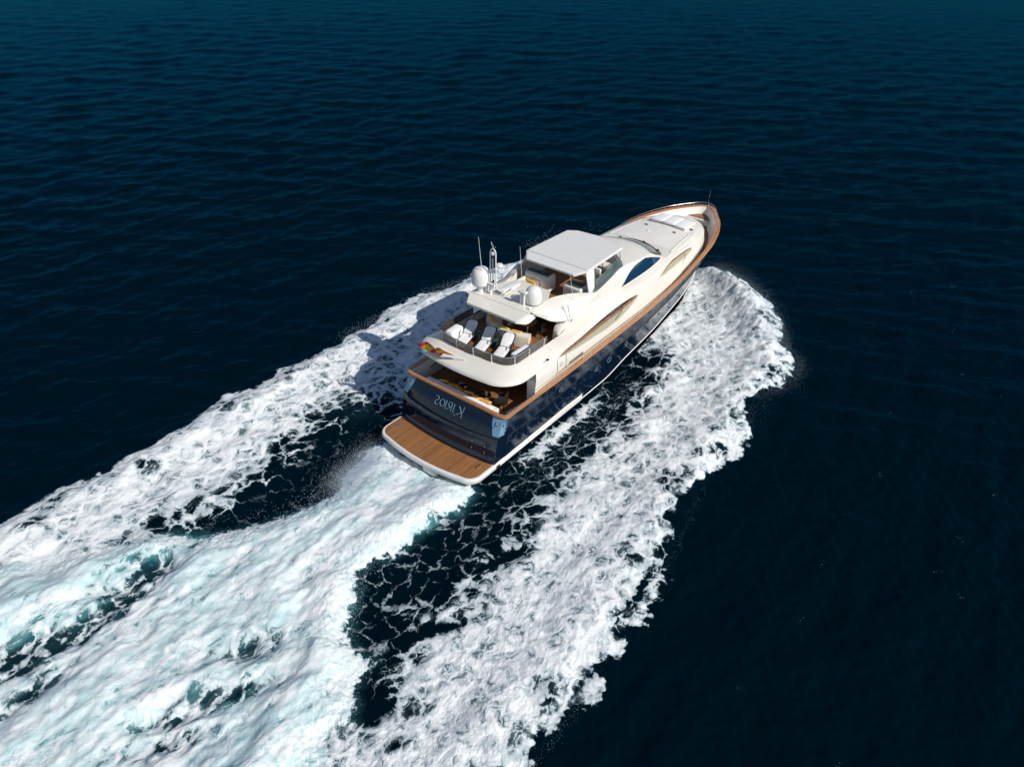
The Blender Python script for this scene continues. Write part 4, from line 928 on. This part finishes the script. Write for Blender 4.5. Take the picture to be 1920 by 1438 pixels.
MB().lathe([(0, .05), (.1, .04), (.12, 0)], (22.6, .4, 5.44), 12).build('deck_fitting', M['white'], house)
for s in (-1, 1): MB().slab([(20.8, s*2.34, 5.31), (23.9, s*1.98, 5.30), (24.15, s*1.8, 5.31), (23.8, s*1.9, 5.33), (20.8, s*2.24, 5.34)], (0, 0, .03)).build('roof_ridge', M['gel'], house, bev=.01)
# bow: locker, windlass, bitts, jackstaff
MB().prism([(29.45, 1.0), (30.0, .82), (30.42, .45), (30.5, 0), (30.3, -.45), (29.5, -.95), (29.25, -.7), (29.3, .6)], 3.9, 4.26).build('bow_locker', M['gel'], Y)
MB().prism([(29.55, 1.05), (30.05, .84), (30.46, .45), (30.55, 0), (30.34, -.45), (29.55, -.92)], 4.26, 4.30).build('bow_seat', M['teak'], Y)
mb = MB(); mb.lathe([(0, .26), (.10, .25), (.12, .16), (.07, .12), (.13, .04), (.15, 0)], (28.45, .15, 3.95), 14); mb.lathe([(0, .26), (.10, .25), (.12, .16), (.07, .12), (.13, .04), (.15, 0)], (28.45, -.25, 3.95), 14); mb.build('windlass', M['steel'], Y)
mb = MB()
for x, y in ((29.0, -1.42), (26.9, -2.32), (29.0, 1.42), (26.9, 2.32), (28.5, .95), (28.7, .72)):
    mb.lathe([(0, .22), (.05, .20), (.05, .03), (.10, 0)], (x, y, low(Vector((x, 0, 0)))+.03), 10); mb.tube([(x-.1, y, low(Vector((x, 0, 0)))+.15), (x+.1, y, low(Vector((x, 0, 0)))+.15)], .02, 6)
mb.build('mooring_bitts', M['steel'], Y)
for x, y in ((29.45, -1.2), (27.9, -2.05)):
    MB().lathe([(.0, .02), (.07, .02), (.10, 0)], (x, y, 4.35), 12).build('hawse_ring', M['steel'], Y)
MB().tube([(30.85, 0, 4.8), (30.9, 0, 6.0)], .014, 6).build('jackstaff', M['steel'], Y)
# portlights and fittings in the hull side
def hull_y(x, z):
    (y0, z0), (y1, z1), (y2, z2) = sheer(x), knk(x), chn(x)
    if z > z1: return y1+(y0-y1)*(z-z1)/(z0-z1)
    return y2+(y1-y2)*(z-z2)/(z1-z2)-.05*np.interp(x, [14, 22], [0, 1])
for x, z, a, b in ((12.24, 1.9, .22, .14), (10.83, 1.95, .16, .10), (14.19, 2.05, .16, .10), (15.6, 2.1, .2, .12), (18.3, 2.25, .14, .09), (19.9, 2.32, .13, .08), (7.23, 2.48, .16, .09), (17.0, 2.2, .12, .08)):
    for s in (-1, 1):
        y = hull_y(x, z)+.02
        pts = [(x+a*math.copysign(abs(math.cos(t))**.6, math.cos(t)), s*y, z+b*math.copysign(abs(math.sin(t))**.6, math.sin(t))) for t in lin(0, 6.02, 20)]
        f_ = MB().tube(pts, .018, 6, closed=True).build('portlight', M['steel'], hull)
        MB().slab(pts, (0, -s*.01, 0)).build('pane', M['darkglass'], f_)
for s in (-1, 1):
    for x in (22.6, 22.85, 23.15): MB().box((x, s*(hull_y(x, 3.9)+.0), 3.75), (.12, .05, .10), .02).build('hull_fitting', M['steel'], hull)

# ================================================================== loose things
def dup(root, loc, rotz=None):
    r_ = root.copy(); COL.objects.link(r_); r_.location = loc
    if rotz is not None: r_.rotation_euler = (0, 0, rotz)
    for ch in list(root.children):
        c = ch.copy(); COL.objects.link(c); c.parent = r_
        for g in ch.children: d = g.copy(); COL.objects.link(d); d.parent = c
    return r_
def make_lounger():
    t = thing('sun_lounger', None, 'sun lounger', (4.5, 1.26, 4.5))
    # local: foot at x=0, head towards +x, width in y
    mb = MB()
    for s in (-1, 1): mb.box((.62, s*.31, .24), (1.3, .05, .06), .01); 
    mb.box((.05, 0, .24), (.05, .62, .06), .01); mb.box((1.25, 0, .24), (.05, .62, .06), .01)
    mb.build('frame', M['wicker'], t)
    for x in (.12, 1.15):
        for s in (-1, 1): MB().box((x, s*.31, .11), (.06, .05, .22), .008).build('leg', M['wicker'], t)
    for s in (-1, 1):
        MB().tube([(.82, s*.36, .24), (.84, s*.37, .52), (1.05, s*.38, .56), (1.40, s*.38, .54), (1.48, s*.36, .26)], .028, 6).tube([(1.1, s*.37, .26), (1.25, s*.38, .54)], .018, 5).tube([(1.25, s*.37, .26), (1.08, s*.38, .54)], .018, 5).build('armrest', M['wicker'], t)
    back = [(1.08, .30), (1.32, .44), (1.58, .60), (1.80, .74), (1.90, .79)]
    rows = [[(x+.05, y*(1 if i < 4 else .8), z-.05+.05*abs(y)/.33) for y in lin(-.345, .345, 7)] for i, (x, z) in enumerate(back)]
    MB().loft(rows).build('back_frame', M['wicker'], t, solid=.04)
    seat = [(-.05, .27), (.0, .345), (.3, .36), (.7, .35), (1.05, .345), (1.12, .36)]
    rows = [[(x, y, z-(.03 if abs(y) > .29 else 0)) for y in lin(-.31, .31, 7)] for x, z in seat]
    MB().loft(rows).build('seat_cushion', M['towel'], t, solid=.07)
    rows = [[(x-.03, y*(1 if i < 4 else .82), z+.02-.03*(abs(y) > .25)) for y in lin(-.31, .31, 7)] for i, (x, z) in enumerate(back)]
    MB().loft(rows).build('back_cushion', M['towel'], t, solid=.08)
    mb = MB(); mb.box((0, 0, 0), (.34, .50, .12), .055, seg=3); p = mb.build('throw_pillow', M['canvas'], t); p.location = (1.24, .02, .50); p.rotation_euler = (0, R(-34), 0)
    return t
lg = make_lounger(); lg.rotation_euler = (0, 0, R(17))
lg['group'] = 'sun loungers lined up on the upper deck'
L1 = 'white cushioned sun lounger next to the covered storage box'
lg['label'] = L1
lg.location = (4.42, 1.12, 4.5); lg.scale = (1.0, 1, 1)
l2_ = dup(lg, (4.50, -.06, 4.5)); l2_['label'] = 'white cushioned sun lounger in the middle, between the two green side tables'
l3_ = dup(lg, (4.62, -1.22, 4.5)); l3_['label'] = 'white cushioned sun lounger next to the rounded white pad at the glass rail'
def make_table():
    t = thing('side_table', None, 'side table', (5.75, .7, 4.5))
    MB().box((0, 0, .43), (.44, .44, .04), .01).build('table_top', M['green'], t)
    for x in (-.18, .18):
        for y in (-.18, .18): MB().box((x, y, .205), (.04, .04, .41), .005).build('leg', M['wicker'], t)
    MB().box((0, 0, .14), (.36, .36, .02)).build('shelf', M['wicker'], t)
    t.rotation_euler = (0, 0, R(12)); t['group'] = 'green side tables between the loungers'; return t
tb = make_table(); tb['label'] = 'green-topped side table between the lounger by the storage box and the middle lounger'; tb.location = (5.86, .98, 4.5)
tb2 = dup(tb, (5.92, -.22, 4.5)); tb2['label'] = 'green-topped side table between the middle lounger and the lounger by the glass rail'
# covered box
b_ = thing('storage_box', 'storage box under a white canvas cover in the corner of the upper deck rail', 'storage box', (5.05, 2.02, 4.5), R(4))
mb = MB(); mb.box((0, 0, .36), (1.05, .56, .72), .12, seg=4, top=.94); mb.build('cover', M['canvas'], b_)
MB().box((0, 0, .03), (1.08, .60, .05), .02).build('skirt', M['canvas'], b_)
# rounded pad against the rail
b_ = thing('deck_pad', 'long rounded white pad lying beside the lounger at the glass rail', 'pad', (5.72, -1.93, 4.5), R(-2))
mb = MB(); mb.box((0, 0, .50), (1.25, .40, .24), .11, seg=5); mb.build('cushion', M['canvas'], b_); MB().box((0, 0, .20), (1.2, .34, .38), .03).build('base', M['gel'], b_)
# curved sofa of the upper deck
sf = thing('curved_sofa', 'curved cream sofa facing the dining tables behind the loungers', 'sofa', (0, 0, 0))
arcp = crv([(7.6, 1.55), (6.95, 1.15), (6.62, .55), (6.52, -.1), (6.62, -.8), (6.95, -1.4)], 26) if False else None
ctrl = [(7.7, 1.75, 0), (7.0, 1.25, 0), (6.68, .6, 0), (6.62, -.1, 0), (6.72, -.8, 0), (7.0, -1.45, 0)]
ap = crv(ctrl, 26)
def sweep(ap, prof):
    rows = []
    for i, p in enumerate(ap):
        a = Vector(ap[max(0, i-1)]); b = Vector(ap[min(len(ap)-1, i+1)]); t = (b-a).normalized(); nrm = Vector((-t.y, t.x, 0))
        if nrm.x < 0: nrm = -nrm
        rows.append([Vector((p[0], p[1], 0))+nrm*u+Vector((0, 0, z)) for u, z in prof])
    m = MB().loft(rows, close_v=True); n = len(prof); m.f.append(tuple(range(n))); m.f.append(tuple(range(len(m.v)-n, len(m.v)))); return m
sweep(ap, [(-.12, 4.5), (-.14, 5.05), (-.08, 5.22), (.02, 5.25), (.10, 5.18), (.14, 4.9), (.14, 4.5)]).build('backrest', M['cream'], sf, ang=60)
sweep(ap, [(.12, 4.5), (.12, 4.86), (.2, 4.92), (.65, 4.92), (.72, 4.86), (.72, 4.5)]).build('seat', M['cream'], sf, ang=60)
def cushion(name, label, loc, rot, size, mat, group):
    m = MB(); m.box((0, 0, 0), size, min(size)*.42, seg=4); o = m.build(name, M[mat], None, ang=80)
    for v in o.data.vertices:   # pinch towards the corners like a stuffed cushion
        k = 1-.35*(abs(v.co.x)/(size[0]/2))**2*(abs(v.co.y)/(size[1]/2))**2; v.co.z *= k
    o.location = loc; o.rotation_euler = rot; return tag(o, label, 'cushion', group)
G = 'yellow cushions on the upper deck sofa'
for i, (k, lab) in enumerate(((4, 'yellow cushion at the shaded far end of the curved upper sofa'), (9, 'yellow cushion where the curved upper sofa leaves the shadow'), (15, 'bright yellow cushion on the curved upper sofa behind the middle lounger'), (20, 'bright yellow cushion at the near end of the curved upper sofa'))):
    p = Vector(ap[k]); a = Vector(ap[k+1])-Vector(ap[k-1]); an = math.atan2(a.y, a.x)
    cushion('cushion', lab, (p.x+.22, p.y+.02, 5.10), (R(62), 0, an+math.pi if a.y < 0 else an), (.66, .40, .15), 'yellow', G)
# dining tables and chairs in the shade
def ding(x, y, lab):
    t = thing('dining_table', lab, 'table', (x, y, 4.5), 0, 'dining tables in the shade')
    MB().prism([(.55*math.cos(R(a)), .55*math.sin(R(a))) for a in range(22, 382, 45)], .70, .74).build('table_top', M['darkwood'], t)
    MB().lathe([(.25, 0), (.24, .03), (.05, .06), (.05, .70)], (0, 0, 0), 14).build('pedestal', M['steel'], t); return t
ding(8.1, -.55, 'dark octagonal dining table in the shade nearer the glass rail'); ding(8.3, .75, 'dark octagonal dining table in the shade nearer the far side')
def mkchair(x, y, rz, lab):
    t = thing('dining_chair', lab, 'chair', (x, y, 4.5), rz, 'dark dining chairs')
    MB().box((0, 0, .42), (.45, .45, .06), .02).build('seat', M['wicker'], t); MB().box((.22, 0, .70), (.05, .45, .5), .02).build('backrest', M['wicker'], t)
    for a in (-.19, .19):
        for b in (-.19, .19): MB().box((a, b, .2), (.04, .04, .4)).build('leg', M['wicker'], t)
mkchair(9.0, -.4, 0, 'dark dining chair behind the near octagonal table'); mkchair(8.95, .95, 0, 'dark dining chair behind the far octagonal table'); mkchair(8.2, -1.35, R(-90), 'dark dining chair at the rail side of the near octagonal table')
# fly bridge seat with cushion
t = thing('corner_seat', 'cream corner seat in front of the bar cabinet on the sun deck', 'seat', (10.3, 1.15, 5.56))
MB().box((0, 0, .18), (1.0, 1.1, .36), .06).build('base', M['cream'], t); MB().box((-.0, .52, .45), (1.0, .14, .45), .05).build('backrest', M['cream'], t); MB().box((.45, 0, .45), (.14, 1.1, .45), .05).build('backrest', M['cream'], t)
cushion('cushion', 'yellow cushion leaning in the corner seat of the sun deck', (10.55, 1.1, 6.06), (R(4), R(62), 0), (.36, .62, .15), 'yellow', 'yellow cushions on the sun deck')
t = thing('helm_seat', 'white padded helm seat beneath the hardtop', 'seat', (13.75, -1.15, 5.56))
MB().lathe([(.2, 0), (.06, .04), (.06, .4)], (0, 0, 0), 12).build('pedestal', M['steel'], t); MB().box((0, 0, .48), (.5, 1.0, .16), .06, seg=3).build('seat', M['canvas'], t); MB().box((-.26, 0, .78), (.14, 1.0, .6), .06, seg=3).build('backrest', M['canvas'], t)
# foredeck sun pads
pads = []
PL = ('white sun pad on the foredeck, farthest from the near rail', 'white sun pad on the foredeck, middle one of three', 'white sun pad on the foredeck, nearest the near rail')
for i, y in enumerate((.78, -.12, -1.02)):
    m = MB(); m.box((0, 0, 0), (1.55, .86, .17), .06, seg=4); o = m.build('sun_pad', M['canvas'], None, ang=70); o.location = (25.15-.03*i, y, 5.27+.14*(1-(y/1.8)**2)+.08); o.rotation_euler = (R(-3*(y)), R(3), 0); tag(o, PL[i], 'sun pad', 'sun pads on the foredeck')
# after cockpit: sofa, cushions, table, wicker chair
t = thing('cockpit_sofa', 'white sofa built along the transom of the cockpit', 'sofa', (0, 0, 0))
MB().box((3.35, 0, 2.42), (.80, 4.3, .42), .08, seg=3).build('seat', M['cream'], t); MB().box((3.04, 0, 2.80), (.34, 4.5, .56), .12, seg=4).build('backrest', M['canvas'], t)
PLb = ('dark gold cushion at the shaded end of the cockpit sofa', 'gold cushion lying flat beside the dark gold one on the cockpit sofa', 'amber cushion third from the shaded end of the cockpit sofa', 'amber cushion with a raised corner in the middle of the cockpit sofa', 'amber cushion second from the wicker chair end of the cockpit sofa', 'amber cushion nearest the dark wicker armchair')
for i, (y, rz, tl) in enumerate(((1.35, 30, 50), (.75, 12, 25), (.25, -20, 40), (-.35, 25, 45), (-.95, -8, 30), (-1.5, 14, 35))):
    cushion('cushion', PLb[i], (3.42+.04*(i % 2), y, 2.92), (R(6), R(tl), R(rz)), (.48, .50, .15), 'yellow' if i == 0 else 'amber', 'cushions on the cockpit sofa')
t = thing('cockpit_table', 'long dark wooden table with rounded ends in the cockpit', 'table', (4.65, .3, 2.2))
pts = [(.62*math.copysign(abs(math.cos(a))**.75, math.cos(a)), 1.65*math.copysign(abs(math.sin(a))**.75, math.sin(a))) for a in lin(0, 6.2, 40)]
MB().prism(pts, .70, .75).build('table_top', M['darkwood'], t)
for y in (-.8, .8): MB().lathe([(.3, 0), (.28, .04), (.08, .08), (.08, .70)], (0, y, 0), 16).build('pedestal', M['steel'], t)
t = thing('wicker_armchair', 'dark wicker armchair at the near end of the cockpit table', 'armchair', (4.35, -1.75, 2.2), R(18))
MB().box((0, 0, .40), (.58, .52, .10), .03).build('seat', M['wicker'], t); MB().box((0, -.28, .58), (.62, .06, .62), .025).build('backrest', M['wicker'], t)
for s in (-1, 1): MB().box((s*.30, 0, .50), (.06, .56, .40), .025).build('armrest', M['wicker'], t)
for a in (-.25, .25):
    for b in (-.24, .24): MB().box((a, b, .18), (.05, .05, .36)).build('leg', M['wicker'], t)
MB().box((0, .02, .47), (.48, .44, .06), .025).build('seat_pad', M['cream'], t)
# flag on its staff
fg = thing('ensign_flag', 'red and yellow flag streaming from a staff on the brow over the stern', 'flag', (3.45, -.12, 4.86))
MB().tube([(0, 0, 0), (-.62, .55, .62), (-.78, .72, .80)], .018, 6).lathe([(0, .05), (.05, .04), (.06, 0)], (0, 0, -.02), 10).build('staff', M['white'], fg)
def flag_pt(u, v):   # u along fly 0..1, v across hoist 0..1
    P0 = Vector((-.18, .18, .20)); P1 = Vector((-.76, .70, .78)); h = P0.lerp(P1, v)
    fly = Vector((-.10, 1.45, -.42+.25*v))*u
    wv = math.sin(u*9+v*2.2)*.12*u+math.sin(u*17+v*4)*.04*u
    pin = 1-.55*math.exp(-((u-.42)/.16)**2)
    c = P0.lerp(P1, .5); h = c+(h-c)*pin
    return h+fly+Vector((wv*1.0, wv*.3, wv*.9))
def strip(v0, v1):
    return MB().loft([[flag_pt(u, v) for v in lin(v0, v1, 5)] for u in lin(0, 1, 34)])
strip(0, .25).build('red_stripe', M['red'], fg, ang=80); strip(.25, .75).build('yellow_stripe', M['flagyellow'], fg, ang=80); strip(.75, 1).build('red_stripe', M['red'], fg, ang=80)
m = MB()
m.loft([[flag_pt(u, v)+Vector((-.012, 0, .012)) for v in lin(.38, .62, 4)] for u in lin(.62, .80, 5)]); m.build('crest', M['darkwood'], fg); fg.scale = (1.1, 1.15, .98)
print('objects', len(bpy.data.objects))
